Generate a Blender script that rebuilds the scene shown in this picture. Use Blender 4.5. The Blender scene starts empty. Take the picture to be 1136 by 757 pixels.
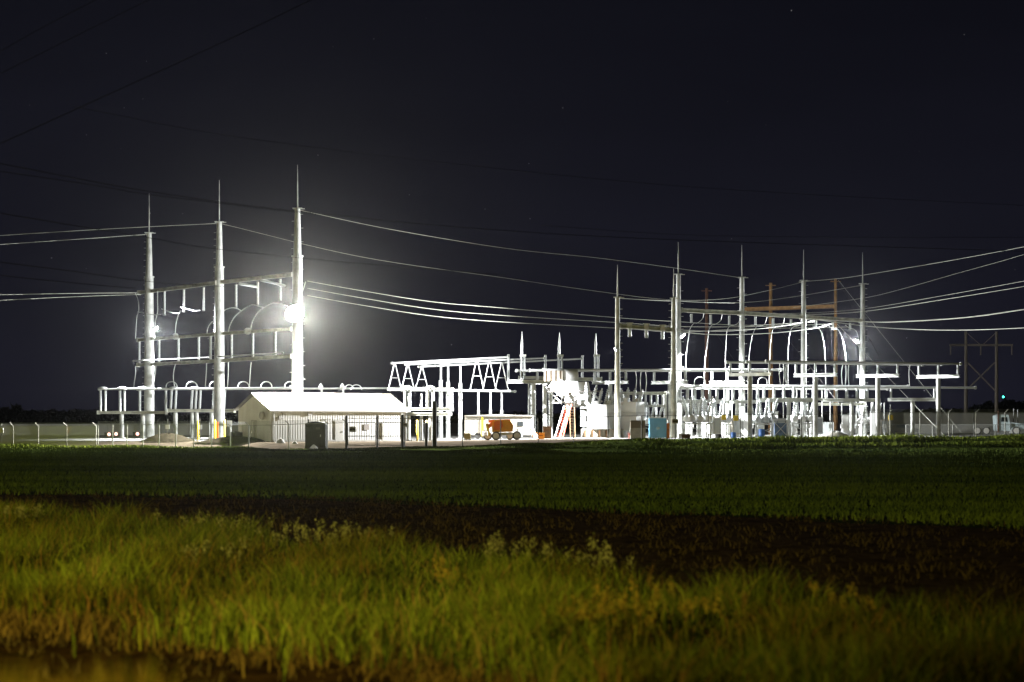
import bpy, math, random
import numpy as np
from mathutils import Vector, Matrix
random.seed(7); rng = np.random.default_rng(11)
R = math.radians
F = 2682.0          # focal length in px of a 1136 px wide frame (85 mm on 36 mm)
HY = 464.5          # horizon row
CZ = 2.4            # eye height over the yard
scene = bpy.context.scene
COL = scene.collection

def W(px, py, d):
    return Vector(((px-568)*d/F, d, CZ+(HY-py)*d/F))
def OL(px, A, B):
    """point of the ground line A-B seen in picture column px"""
    k = (px-568)/F
    dx, dy = B[0]-A[0], B[1]-A[1]
    t = (k*A[1]-A[0])/(dx-k*dy)
    return A[0]+t*dx, A[1]+t*dy
def ZP(py, d): return CZ+(HY-py)*d/F
def WL(px, py, A, B):
    x, y = OL(px, A, B); return Vector((x, y, ZP(py, y)))

# ------------------------------------------------------------ materials
def mat(name, col, rough=0.6, metal=0.0, noise=0.0, nscale=3.0, bump=0.0, col2=None, attr=None, spec=0.5, trans=0.0):
    m = bpy.data.materials.new(name); m.use_nodes = True
    nt = m.node_tree; b = nt.nodes['Principled BSDF']
    b.inputs['Roughness'].default_value = rough; b.inputs['Metallic'].default_value = metal
    b.inputs['Specular IOR Level'].default_value = spec
    b.inputs['Base Color'].default_value = (*col, 1)
    if noise or col2:
        tc = nt.nodes.new('ShaderNodeTexCoord'); n = nt.nodes.new('ShaderNodeTexNoise')
        n.inputs['Scale'].default_value = nscale; n.inputs['Detail'].default_value = 6
        nt.links.new(tc.outputs['Object'], n.inputs['Vector'])
        r = nt.nodes.new('ShaderNodeValToRGB')
        c2 = col2 or tuple(c*(1-noise) for c in col)
        r.color_ramp.elements[0].position = 0.35; r.color_ramp.elements[1].position = 0.65
        r.color_ramp.elements[0].color = (*c2, 1); r.color_ramp.elements[1].color = (*col, 1)
        nt.links.new(n.outputs['Fac'], r.inputs['Fac']); nt.links.new(r.outputs['Color'], b.inputs['Base Color'])
        if bump:
            bp = nt.nodes.new('ShaderNodeBump'); bp.inputs['Strength'].default_value = bump; bp.inputs['Distance'].default_value = 0.1
            nt.links.new(n.outputs['Fac'], bp.inputs['Height']); nt.links.new(bp.outputs['Normal'], b.inputs['Normal'])
    if attr:
        a = nt.nodes.new('ShaderNodeAttribute'); a.attribute_name = attr
        nt.links.new(a.outputs['Color'], b.inputs['Base Color'])
    if trans:
        out = nt.nodes['Material Output']; mx = nt.nodes.new('ShaderNodeMixShader'); tr = nt.nodes.new('ShaderNodeBsdfTransparent')
        mx.inputs[0].default_value = trans
        nt.links.new(b.outputs[0], mx.inputs[1]); nt.links.new(tr.outputs[0], mx.inputs[2]); nt.links.new(mx.outputs[0], out.inputs['Surface'])
    return m
def emit(name, col, s):
    m = bpy.data.materials.new(name); m.use_nodes = True; nt = m.node_tree; nt.nodes.clear()
    e = nt.nodes.new('ShaderNodeEmission'); e.inputs[0].default_value = (*col, 1); e.inputs[1].default_value = s
    o = nt.nodes.new('ShaderNodeOutputMaterial'); nt.links.new(e.outputs[0], o.inputs[0]); return m
M = dict(
 steel=mat('galvanised_steel', (.56,.57,.53), .55, .15, .42, .9),
 beam=mat('yellowish_galvanised', (.56,.56,.47), .6, .15, .4, 1.1),  # galvanised steel with a yellower base tint
 bus=mat('aluminium_bus', (.62,.63,.60), .4, .3, .1, 2),
 porc=mat('grey_porcelain', (.55,.57,.56), .3, 0, .08, 4),
 wire=mat('bare_conductor', (.5,.5,.42), .5, .3),
 darkwire=mat('unlit_conductor', (.006,.006,.006), .9, 0, spec=.05),  # conductor painted near black so the lines look unlit
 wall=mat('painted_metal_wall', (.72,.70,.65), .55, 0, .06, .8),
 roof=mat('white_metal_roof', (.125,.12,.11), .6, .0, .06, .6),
 trim=mat('painted_trim', (.40,.37,.32), .5),
 _x=None,door=mat('painted_door', (.50,.47,.41), .5),
 dark=mat('dark_plastic', (.008,.009,.014), .75, 0, .2, 2, spec=.08),
 darksteel=mat('rusty_dark_steel', (.035,.03,.025), .8, 0, .3, 3),
 fpost=mat('fence_galvanised', (.30,.30,.27), .6, .2, .2, 3),
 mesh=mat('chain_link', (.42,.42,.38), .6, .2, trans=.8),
 meshlit=mat('lamplit_chain_link', (.70,.68,.61), .7, .1, trans=.5),  # lamplight on the wire painted in as a paler, denser chain link
 meshdark=mat('unlit_chain_link', (.10,.10,.09), .8, 0, trans=.93),  # unlit copy of the chain link, shade put into its colour
 barb=mat('barbed_wire', (.25,.25,.23), .6, .2),
 darkpost=mat('fence_dark_post', (.05,.047,.04), .8),  # fence posts darkened in colour to read as unlit silhouettes
 yellow=mat('yellow_paint', (.75,.52,.03), .5, 0, .15, 3),
 orange=mat('orange_paint', (.6,.14,.01), .4, 0, .15, 1.5),
 amber=mat('amber_paint',(.85,.33,.02),.4,0,.2,2),
 redor=mat('red_orange_paint', (.80,.12,.02), .4, 0, .1, 2),
 rubber=mat('tyre_rubber', (.03,.03,.03), .9),
 rim=mat('pale_wheel_rim', (.65,.62,.55), .5),
 white=mat('white_paint', (.74,.74,.72), .45, 0, .06, 1),
 trailerwhite=mat('beige_white_panel',(.40,.385,.35),.6,0,.15,.8),  # beige white, darker than the plain white paint
 grey=mat('grey_paint', (.36,.38,.37), .5, 0, .12, 1),
 beige=mat('beige_paint', (.36,.33,.27), .6, 0, .15, 1),
 brown=mat('brown_timber', (.09,.055,.03), .9, 0, .4, 3, spec=.05),
 blue=mat('light_blue_plastic', (.16,.42,.66), .45, 0, .1, 1),
 dkblue=mat('blue_plastic', (.03,.12,.40), .5),
 red=mat('red_fibreglass', (.48,.07,.04), .5),
 wood=mat('treated_pole_wood', (.29,.16,.06), .85, 0, .35, 2),
 redwood=mat('old_pole_wood', (.13,.06,.04), .9, 0, .35, 2),
 dimwood=mat('far_pole_wood', (.20,.17,.14), .9),
 glass=mat('dark_glass', (.02,.025,.03), .1),
 chrome=mat('bright_metal', (.6,.6,.6), .25, .8),
 truck=mat('pale_truck_paint', (.70,.82,.82), .35, 0, .05, 1),
 sign=mat('faded_sign', (.20,.17,.14), .6),
 conc=mat('concrete', (.42,.41,.38), .85, 0, .2, 2),
 tarp=mat('white_tarp', (.66,.64,.60), .7, 0, .2, 1.2, .4),
 dirt=mat('dirt_heap',(.02,.017,.013), .95, 0, .5, 1.5, .8, spec=0.0),
 leaf=mat('distant_foliage', (.012,.014,.008), .9, 0, .5, .2),
 bark=mat('bark', (.08,.06,.04), .9),
 blade=mat('grass_blade', (.08,.12,.03), .65, attr='tint', spec=0.0),
)
# ------------------------------------------------------------ mesh builder
class MB:
    def __init__(s): s.v=[]; s.f=[]
    def add(s, vs, fs):
        o=len(s.v); s.v+= [tuple(v) for v in vs]; s.f+= [tuple(i+o for i in f) for f in fs]; return s
    def box(s, c, sz, rz=0, taper=1.0):
        x,y,z=(a/2 for a in sz); ca,sa=math.cos(rz),math.sin(rz); vs=[]
        for k,t in ((-1,1),(1,taper)):
            for i,j in ((-1,-1),(1,-1),(1,1),(-1,1)):
                a,b=i*x*t,j*y*t
                vs.append((c[0]+a*ca-b*sa, c[1]+a*sa+b*ca, c[2]+k*z))
        return s.add(vs,[(0,3,2,1),(4,5,6,7),(0,1,5,4),(1,2,6,5),(2,3,7,6),(3,0,4,7)])
    def bar(s, a, b, w, h):
        a,b=Vector(a),Vector(b); d=(b-a).normalized(); up=Vector((0,0,1))
        if abs(d.z)>.98: up=Vector((0,1,0))
        n=d.cross(up).normalized(); u=n.cross(d).normalized()
        vs=[p+n*(i*w/2)+u*(j*h/2) for p in (a,b) for i,j in ((-1,-1),(1,-1),(1,1),(-1,1))]
        return s.add(vs,[(0,1,2,3),(4,7,6,5),(0,4,5,1),(1,5,6,2),(2,6,7,3),(3,7,4,0)])
    def ibeam(s, a, b, w, h):
        a,b=Vector(a),Vector(b); o=Vector((0,0,h/2-.03))
        s.bar(a+o,b+o,w,.06); s.bar(a-o,b-o,w,.06); return s.bar(a,b,w*.25,h-.125)
    def tube(s, pts, r, n=8, cap=True):
        pts=[Vector(p) for p in pts]; m=len(pts); rs=r if isinstance(r,(list,tuple)) else [r]*m
        vs=[]; fs=[]
        for i,p in enumerate(pts):
            d=(pts[min(i+1,m-1)]-pts[max(i-1,0)]).normalized()
            up=Vector((0,0,1)) if abs(d.z)<.9 else Vector((0,1,0))
            a=d.cross(up).normalized(); b=a.cross(d).normalized()
            for k in range(n):
                t=2*math.pi*k/n; vs.append(p+a*(math.cos(t)*rs[i])+b*(math.sin(t)*rs[i]))
        for i in range(m-1):
            for k in range(n):
                q=(k+1)%n; fs.append((i*n+k,i*n+q,(i+1)*n+q,(i+1)*n+k))
        if cap: fs+=[tuple(range(n))[::-1], tuple((m-1)*n+k for k in range(n))]
        return s.add(vs,fs)
    def lathe(s, o, prof, n=10, axis=(0,0,1)):
        ax=Vector(axis).normalized()
        up=Vector((0,1,0)) if abs(ax.y)<.9 else Vector((1,0,0))
        a=ax.cross(up).normalized(); b=ax.cross(a).normalized(); o=Vector(o); vs=[]; fs=[]
        for z,r in prof:
            for k in range(n):
                t=2*math.pi*k/n; vs.append(o+ax*z+a*(math.cos(t)*r)+b*(math.sin(t)*r))
        for i in range(len(prof)-1):
            for k in range(n):
                q=(k+1)%n; fs.append((i*n+k,i*n+q,(i+1)*n+q,(i+1)*n+k))
        fs+=[tuple(range(n))[::-1], tuple((len(prof)-1)*n+k for k in range(n))]
        return s.add(vs,fs)
    def poly(s, pts, t):   # pts: front polygon, t: thickness vector
        n=len(pts); t=Vector(t); vs=[Vector(p) for p in pts]+[Vector(p)+t for p in pts]
        fs=[tuple(range(n)), tuple(range(2*n-1,n-1,-1))]+[(i,i+n,(i+1)%n+n,(i+1)%n) for i in range(n)]
        return s.add(vs,fs)
    def build(s, name, m, parent=None, origin=None, smooth=False):
        me=bpy.data.meshes.new(name)
        o0=Vector(parent['_o']) if parent is not None else Vector(origin or s.v[0])
        me.from_pydata([tuple(Vector(v)-o0) for v in s.v],[],s.f); me.update()
        import bmesh
        bm=bmesh.new(); bm.from_mesh(me); bmesh.ops.recalc_face_normals(bm,faces=bm.faces); bm.to_mesh(me); bm.free()
        if smooth:
            for p in me.polygons: p.use_smooth=True
            me.set_sharp_from_angle(angle=R(40))
        me.materials.append(M[m] if isinstance(m,str) else m)
        o=bpy.data.objects.new(name,me); COL.objects.link(o)
        if parent is not None: o.parent=parent
        else: o.location=o0
        o['_o']=tuple(o0)
        return o
def tag(o,label,cat,group=None):
    o['label']=label; o['category']=cat; o['kind']='thing'
    if group: o['group']=group
    return o
def thing(name,label,cat,loc,group=None):
    o=bpy.data.objects.new(name,None); COL.objects.link(o); o.location=loc; o.empty_display_size=.2
    o['_o']=tuple(loc); return tag(o,label,cat,group)
def copy_tree(o,parent=None):
    c=o.copy(); COL.objects.link(c)
    if parent: c.parent=parent
    for ch in list(o.children): copy_tree(ch,c)
    return c
ORD=['','first','second','third','fourth','fifth','sixth','seventh','eighth','ninth','tenth','eleventh','twelfth','thirteenth','fourteenth','fifteenth','sixteenth','seventeenth','eighteenth','nineteenth','twentieth','twenty-first','twenty-second','twenty-third','twenty-fourth','twenty-fifth','twenty-sixth','twenty-seventh','twenty-eighth','twenty-ninth','thirtieth']

# ------------------------------------------------------------ terrain
def tab(v, ks):
    xs=[k[0] for k in ks]; return float(np.interp(v, xs, [k[1] for k in ks]))
FL=[(-3000,250),(0,250),(262,240),(300,226),(560,224),(712,236),(1136,262),(4200,300)]          # fence line depth by column
FZ=[(0,-.62),(262,-.6),(300,-.50),(490,-.32),(560,-.14),(640,.12),(712,.32),(1136,.42)]         # ground height on it
B1=[(-400,46),(0,35.7),(300,31.5),(450,28.7),(600,25),(1136,19),(1600,15)]
B2=[(-400,80),(0,72),(280,57),(560,46.5),(850,39),(1136,34),(1600,30)]
B3=[(-400,104),(0,96),(400,88),(560,80),(1136,64),(1600,58)]
YE=[(-3000,266),(0,264),(262,256),(300,258),(560,259),(660,258),(720,252),(1136,278),(4200,320)]
def sm(t): t=min(1,max(0,t)); return t*t*(3-2*t)
def H(px,d):
    fl=tab(px,FL); fz=tab(px,FZ); x=(px-568)*d/F
    pad=.25*sm((x+12)/20)
    rt=sm((px-420)/260)
    if d<fl-24: z=-.6
    elif d<fl-2: z=-.6+(fz+.6)*sm((d-fl+24)/22)
    elif d<fl+2: z=fz
    elif d<fl+16: z=fz+(pad-fz)*sm((d-fl-2)/14)
    else: z=pad
    z-=.34*rt*math.exp(-((d-(fl-10))/3.2)**2)
    z+=.16*rt*math.exp(-((d-(fl-16))/3.0)**2)
    if d<fl: z+=.05*math.sin(px*.021+d*.31)*math.sin(px*.009-d*.17)
    return z
def GP(px,d): return Vector(((px-568)*d/F,d,H(px,d)))
def GXY(x,y): return Vector((x,y,H(568+x/y*F,y)))

def ground():
    cols=sorted(set([-3000,-2000,-1300,-800,-500,-300]+list(range(-180,1340,12))+[1500,1800,2300,3000,4200]))
    rows=[]; zone=[]
    def seg(n): return [i/n for i in range(n)]
    segs=[('near',lambda p:4,lambda p:tab(p,B1),14),('patch',lambda p:tab(p,B1),lambda p:tab(p,B2),20),
          ('soil',lambda p:tab(p,B2),lambda p:tab(p,B3),20),('field',lambda p:tab(p,B3),lambda p:tab(p,FL)-26,30),
          ('berm',lambda p:tab(p,FL)-26,lambda p:tab(p,FL)+1,36),('slope',lambda p:tab(p,FL)+1,lambda p:tab(p,YE),14),
          ('yard',lambda p:tab(p,YE),lambda p:390,14),('far',lambda p:390,lambda p:900,8),('far',lambda p:900,lambda p:3000,4)]
    for z,a,b,n in segs:
        for t in seg(n): rows.append((a,b,t)); zone.append(z)
    rows.append((segs[-1][1],segs[-1][2],1.0))
    vs=[];fs=[];mi=[]
    names=['near','patch','soil','field','berm','slope','yard','far']
    for a,b,t in rows:
        for p in cols:
            d=a(p)+(b(p)-a(p))*t; v=GP(p,d)
            if d<110 and t not in (0,): v.z+=.03*random.uniform(-1,1)
            vs.append(tuple(v))
    n=len(cols)
    for i in range(len(rows)-1):
        for j in range(n-1):
            fs.append((i*n+j,i*n+j+1,(i+1)*n+j+1,(i+1)*n+j)); mi.append(names.index(zone[i]))
    me=bpy.data.meshes.new('ground'); me.from_pydata(vs,[],fs); me.update()
    soil=dict(noise=.6,nscale=2.2,bump=1.0)
    ms=[mat('roadside_soil',(.05,.026,.012),.95,0,.6,1.6,1.0,spec=0.0), mat('turf_floor',(.035,.04,.012),.95,0,.5,2,1.0,spec=0.0),
        mat('tilled_soil',(.055,.035,.022),.95,0,.6,2.2,1.0,spec=0.0), mat('crop_floor',(.03,.042,.014),.95,0,.45,1.1,.8,spec=0.0),
        mat('berm_turf',(.05,.07,.018),.95,0,.4,1.5,.6,spec=0.0), mat('compacted_fill',(.055,.045,.036),.95,0,.55,.8,.7,spec=0.0),
        mat('crushed_stone',(.16,.15,.13),.9,0,.35,1.2,.6), mat('far_field',(.055,.052,.042),.95,0,.3,.05)]
    for m in ms: me.materials.append(m)
    me.polygons.foreach_set('material_index',mi)
    for p in me.polygons: p.use_smooth=True
    o=bpy.data.objects.new('ground',me); COL.objects.link(o); o['kind']='structure'
ground()

def blades(name, P, h, w, tint, lean=.35, curl=.3, kind='stuff'):
    n=len(P); az=rng.uniform(0,2*np.pi,n); la=rng.uniform(0,2*np.pi,n); L=rng.uniform(.05,lean,n)
    wd=np.stack([np.cos(az),np.sin(az),np.zeros(n)],1)*w[:,None]/2
    ld=np.stack([np.cos(la)*L,np.sin(la)*L,np.zeros(n)],1)*h[:,None]
    mid=P+ld*.35+np.array([0,0,1])*h[:,None]*.55
    tip=P+ld*(1+curl)+np.array([0,0,1])*h[:,None]
    V=np.stack([P-wd,P+wd,mid+wd*.8,mid-wd*.8,tip],1).reshape(-1,3)
    me=bpy.data.meshes.new(name)
    me.vertices.add(5*n); me.vertices.foreach_set('co',V.astype(np.float32).ravel())
    base=np.arange(n)[:,None]*5
    loops=np.concatenate([base+np.array([[0,1,2,3]]),base+np.array([[3,2,4]])],1).ravel()
    me.loops.add(7*n); me.loops.foreach_set('vertex_index',loops.astype(np.int32))
    st=(np.arange(n)[:,None]*7+np.array([[0,4]])).ravel()
    me.polygons.add(2*n); me.polygons.foreach_set('loop_start',st.astype(np.int32))
    me.update(calc_edges=True)
    a=me.color_attributes.new('tint','FLOAT_COLOR','POINT')
    c=np.ones((n,5,4),np.float32); c[:,:,:3]=tint[:,None,:]
    a.data.foreach_set('color',c.ravel())
    me.materials.append(M['blade'])
    o=bpy.data.objects.new(name,me); COL.objects.link(o); o['kind']=kind
    return o
def noise2(x,y,s,seed=0):
    r=np.random.default_rng(seed); out=np.zeros_like(x)
    for k in range(6):
        a=r.uniform(0,6.28); f=s*r.uniform(.6,2.2); ph=r.uniform(0,6.28)
        out+=np.sin((x*np.cos(a)+y*np.sin(a))*f+ph)
    return out/6*1.6
def scatter(n,d0,d1,pxr=(-120,1256),power=1):
    d=np.sqrt(rng.uniform(d0**2,d1**2,n)) if power==1 else rng.uniform(d0,d1,n)
    px=rng.uniform(pxr[0],pxr[1],n); return px,d
def itab(px,T): return np.interp(px,[k[0] for k in T],[k[1] for k in T])
def mix(c1,c2,t): return np.array(c1)[None,:]*(1-t[:,None])+np.array(c2)[None,:]*t[:,None]
def Hs(px,d): return np.array([H(a,b) for a,b in zip(px,d)])

# tall verge grass in front
px,d=scatter(280000,19,74); x=(px-568)*d/F
k=(d>itab(px,B1)+noise2(x,d,.9,3)*2.2+rng.exponential(1.2,len(px))*rng.choice([-1,1],len(px))*.8)&(d<itab(px,B2)+noise2(x,d,.4,4)*1.5)
px,d,x=px[k],d[k],x[k]
cl=noise2(x,d,1.1,5); cl2=noise2(x,d,.35,6)
keep=rng.uniform(0,1,len(px))<np.clip(.6+cl*.75,.06,1); px,d,x,cl,cl2=px[keep],d[keep],x[keep],cl[keep],cl2[keep]
h=np.clip(.5+.26*cl+.12*cl2,.16,1.05)*rng.uniform(.45,1.3,len(px))
tt=np.clip(.45+.3*cl+rng.normal(0,.38,len(px)),0,1)
tint=mix((.018,.032,.006),(.135,.165,.026),tt); dry=rng.uniform(0,1,len(px))<.12; tint[dry]=(.17,.12,.05)
lo=np.clip(.5+.6*noise2(x,d,.45,51)+.3*noise2(x,d,1.4,52),0,1)[:,None]
tint=tint*(.58+.52*lo)*np.where(lo<.35,np.array([[1.25,.92,.9]]),np.array([[1.08,1.0,1.0]]))
blades('verge_grass',np.stack([x,d,np.full(len(x),-.62)],1),h,rng.uniform(.010,.030,len(px)),tint,.5,.7)
# sparse stubble and weeds on the tilled strip and the bare verge
px,d=scatter(90000,15,100); x=(px-568)*d/F
nn=noise2(x,d,1.3,9)
k=(((d>itab(px,B2)-1)&(d<itab(px,B3)+3))|(d<itab(px,B1)+1))&(rng.uniform(-.6,1.3,len(px))<nn)
px,d,x=px[k],d[k],x[k]
tt=rng.uniform(0,1,len(px))
blades('stubble',np.stack([x,d,np.full(len(x),-.62)],1),rng.uniform(.03,.2,len(px)),rng.uniform(.015,.05,len(px)),mix((.022,.016,.010),(.060,.040,.022),tt),1.3)
px,d=scatter(60000,20,50,(-120,700)); x=(px-568)*d/F
k=np.abs(d-itab(px,B1))<3.2*rng.uniform(0,1,len(px)); px,d,x=px[k],d[k],x[k]
blades('dead_grass',np.stack([x,d,np.full(len(x),-.62)],1),rng.uniform(.08,.38,len(px))*np.clip(.8+noise2(x,d,2,31)*.5,.3,1.4),rng.uniform(.012,.035,len(px)),mix((.035,.02,.01),(.12,.075,.03),rng.uniform(0,1,len(px))),1.1)
# young crop of the middle field
px,d=scatter(210000,64,236,power=2); x=(px-568)*d/F
k=(d>itab(px,B3)+noise2(x,d,.3,13)*2+rng.exponential(2.5,len(px)))&(d<itab(px,FL)-14); px,d,x=px[k],d[k],x[k]
cl=noise2(x,d,.12,14)+.6*np.sin(d*.55+x*.02)
tt=np.clip(.45+.5*cl+rng.normal(0,.2,len(px)),0,1)
blades('young_crop',np.stack([x,d,np.full(len(x),-.62)],1),rng.uniform(.10,.24,len(px))*(1+.2*cl),rng.uniform(.03,.06,len(px))*(1+d/200),mix((.035,.055,.014),(.085,.115,.025),tt),.6)
# rough grass on the bank before the fence
px=rng.uniform(-60,1200,120000); fl=itab(px,FL); off=rng.uniform(-25,1.5,len(px)); d=fl+off; x=(px-568)*d/F
cl=noise2(x,d,.5,21); cl2=noise2(x,d*2,.16,22)
k=rng.uniform(0,1,len(px))<np.clip(.55+.5*cl,.12,1); px,d,x,cl,cl2,off=px[k],d[k],x[k],cl[k],cl2[k],off[k]
mid=np.clip((px-270)/40,0,1)*np.clip((760-px)/220,0,1)  # unlit middle of the bank, its shade goes into the blade tint
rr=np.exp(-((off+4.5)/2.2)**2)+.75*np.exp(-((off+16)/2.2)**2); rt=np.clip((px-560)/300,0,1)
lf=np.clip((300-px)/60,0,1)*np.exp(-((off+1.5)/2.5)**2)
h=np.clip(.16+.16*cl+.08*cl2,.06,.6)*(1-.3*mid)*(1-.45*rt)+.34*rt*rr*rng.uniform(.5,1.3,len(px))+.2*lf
tn=np.clip(.35+.65*rt*rr+.65*lf+.25*(1-rt)*np.clip((px-380)/60,0,1),.25,1.15)  # lamplit ends and crests painted brighter into the blade tint
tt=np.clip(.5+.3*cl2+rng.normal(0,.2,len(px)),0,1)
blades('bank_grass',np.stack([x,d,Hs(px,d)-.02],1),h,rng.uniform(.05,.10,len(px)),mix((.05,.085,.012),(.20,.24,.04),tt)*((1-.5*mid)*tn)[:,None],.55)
# weeds with pale seed heads and yellow flowers, soft in the foreground
def seedheads(name,spots,n,hr,tc,sz,label=None):
    P=[];T=[]
    for (cx,cd,r) in spots:
        for i in range(n):
            a=random.uniform(0,6.28); q=r*math.sqrt(random.random())
            X=(cx-568)*cd/F+math.cos(a)*q; Y=cd+math.sin(a)*q*1.4
            hh=random.uniform(*hr)
            for j in range(26):
                u,v=random.uniform(0,6.28),random.gauss(0,1)
                P.append((X+math.cos(u)*random.random()*sz,Y+math.sin(u)*random.random()*sz,-.62+hh+v*sz*.7)); T.append(random.choice(tc))
    P=np.array(P); T=np.array(T)
    blades(name,P,rng.uniform(.02,.06,len(P)),rng.uniform(.02,.04,len(P)),T,1.5)
seedheads('seed_heads',[(232,57,1.2),(262,56,.9),(345,51,1.1),(372,50,1),(392,50,.9),(330,52,.6),(236,45,.7),(560,46,.7),(548,46,.3),(640,44,.7),(675,43,.6),(5,62,.7),(30,62,.5)],9,(.42,.72),[(.17,.16,.09),(.12,.12,.06),(.22,.20,.13)],.10)
seedheads('yellow_weeds',[(672,32,.55),(680,34,.5),(716,34,.4),(700,31,.45),(640,30,.5),(632,31,.4),(660,33,.5),(940,33,.5),(780,33,.4),(500,40,.5)],7,(.30,.66),[(.20,.13,.03),(.16,.13,.03)],.07)
# very near tufts, bottom left
px=np.concatenate([rng.normal(20,45,4200),rng.normal(120,22,3000),rng.normal(195,18,1400)]); d=rng.uniform(13,17,len(px)); x=(px-568)*d/F
hb=CZ-(757-HY)*d/F+.62
h=np.clip(hb-.16+.32*noise2(px*.07,d*.6,1.1,41)+rng.uniform(-.14,.12,len(px))-np.abs(px-60)*.0004,.3,2)
blades('near_verge_tufts',np.stack([x,d,np.full(len(x),-.62)],1),h,rng.uniform(.02,.05,len(px)),mix((.10,.10,.015),(.30,.18,.05),np.clip(.5+.7*noise2(px*.05,d*.6,.9,43)+rng.normal(0,.3,len(px)),0,1)),.18)

# distant trees
def belt(name,spots):
    r=np.random.default_rng(5); P=[]
    for (p,top,dd,wpx) in spots:
        hgt=ZP(top,dd); rx=wpx*dd/F/2; n=260
        c=np.array([(p-568)*dd/F,dd,hgt*.5])
        q=r.normal(0,1,(n,3)); q/=np.linalg.norm(q,axis=1)[:,None]; q*=r.uniform(.2,1,(n,1))**.5
        P.append(c+q*np.array([rx,rx,hgt*.5]))
    P=np.concatenate(P); n=len(P)
    V=(P[:,None,:]+r.normal(0,.75,(n,4,3))); me=bpy.data.meshes.new(name)
    me.from_pydata(V.reshape(-1,3).tolist(),[],[tuple(range(i*4,i*4+4)) for i in range(n)])
    me.materials.append(M['leaf']); o=bpy.data.objects.new(name,me); COL.objects.link(o); o['kind']='stuff'
sp=[]
for p in range(-60,120,7): sp.append((p,random.uniform(449,456) if p<20 else random.uniform(454,459),random.uniform(900,1100),random.uniform(14,24)))
belt('left_woodland',sp)
sp=[]
for p in range(1000,1220,7): sp.append((p,random.uniform(443,449) if 1078<p<1140 else random.uniform(453,459),random.uniform(900,1050),random.uniform(14,24)))
for p in range(120,1010,9): sp.append((p,random.uniform(457,461),random.uniform(1100,1300),random.uniform(14,26)))
belt('far_woodland',sp)

# ------------------------------------------------------------ component makers
def insulator(p0,p1,label,group,r=.13,name='post_insulator',cat='insulator',sheds=True):
    """ribbed porcelain post with metal end caps from p0 to p1"""
    p0,p1=Vector(p0),Vector(p1); L=(p1-p0).length; ax=(p1-p0)
    t=thing(name,label,cat,p0,group)
    n=max(5,int(L/.16)); prof=[]
    a=.10; st=(L-2*a)/n
    for i in range(n):
        z=a+i*st; prof+=[(z,r*.62),(z+st*.45,r),(z+st*.6,r)]
    prof.append((L-a,r*.62))
    MB().lathe(p0,prof,8,ax).build('shed_stack','porc',t,smooth=True)
    MB().lathe(p0,[(0,r*.95),(a,r*.8)],8,ax).build('end_cap','steel',t); MB().lathe(p0,[(L-a,r*.8),(L,r*.95)],8,ax).build('end_cap','steel',t)
    return t
def wire(pts,label,group=None,r=.035,m='wire',name='power_line',cat='cable',n=5):
    # catmull-rom through pts
    P=[Vector(p) for p in pts]; out=[]
    Q=[P[0]*2-P[1]]+P+[P[-1]*2-P[-2]]
    for i in range(1,len(Q)-2):
        for k in range(8):
            t=k/8; a,b,c,e=Q[i-1],Q[i],Q[i+1],Q[i+2]
            out.append(.5*((2*b)+(c-a)*t+(2*a-5*b+4*c-e)*t*t+(3*b-a-3*c+e)*t**3))
    out.append(P[-1])
    o=MB().tube(out,r,n).build(name,m,smooth=True); return tag(o,label,cat,group)
def span(a,b,sag,label,group=None,r=.035,m='wire',name='power_line'):
    a,b=Vector(a),Vector(b); pts=[a.lerp(b,i/24)-Vector((0,0,sag*4*(i/24)*(1-i/24))) for i in range(25)]
    o=MB().tube(pts,r,5).build(name,m,smooth=True); return tag(o,label,'cable',group)
def beam(a,b,label,group=None,w=.35,h=.4,m='beam',name='steel_beam',tube=False):
    t=thing(name,label,'beam',a,group)
    mb=MB()
    if tube: mb.tube([a,b],w/2,10)
    else: mb.ibeam(a,b,w,h)
    mb.build('girder',m,t,smooth=tube)
    d=(Vector(b)-Vector(a)).normalized()
    for q in (Vector(a)+d*.03,Vector(b)-d*.09): MB().bar(q,q+d*.06,w*1.35,h*1.35).build('end_plate',m,t)
    return t
def busbar(a,b,label,group=None,r=.12,name='busbar'):
    t=thing(name,label,'busbar',a,group)
    MB().tube([a,b],r*.8,8).build('tube',M['bus'],t,smooth=True)
    d=(Vector(b)-Vector(a)).normalized()
    MB().lathe(a,[(-.06,r*.7),(0,r*1.25),(.18,r*1.25)],8,d).build('end_fitting','steel',t); MB().lathe(b,[(-.18,r*1.25),(0,r*1.25),(.06,r*.7)],8,d).build('end_fitting','steel',t)
    return t
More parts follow.
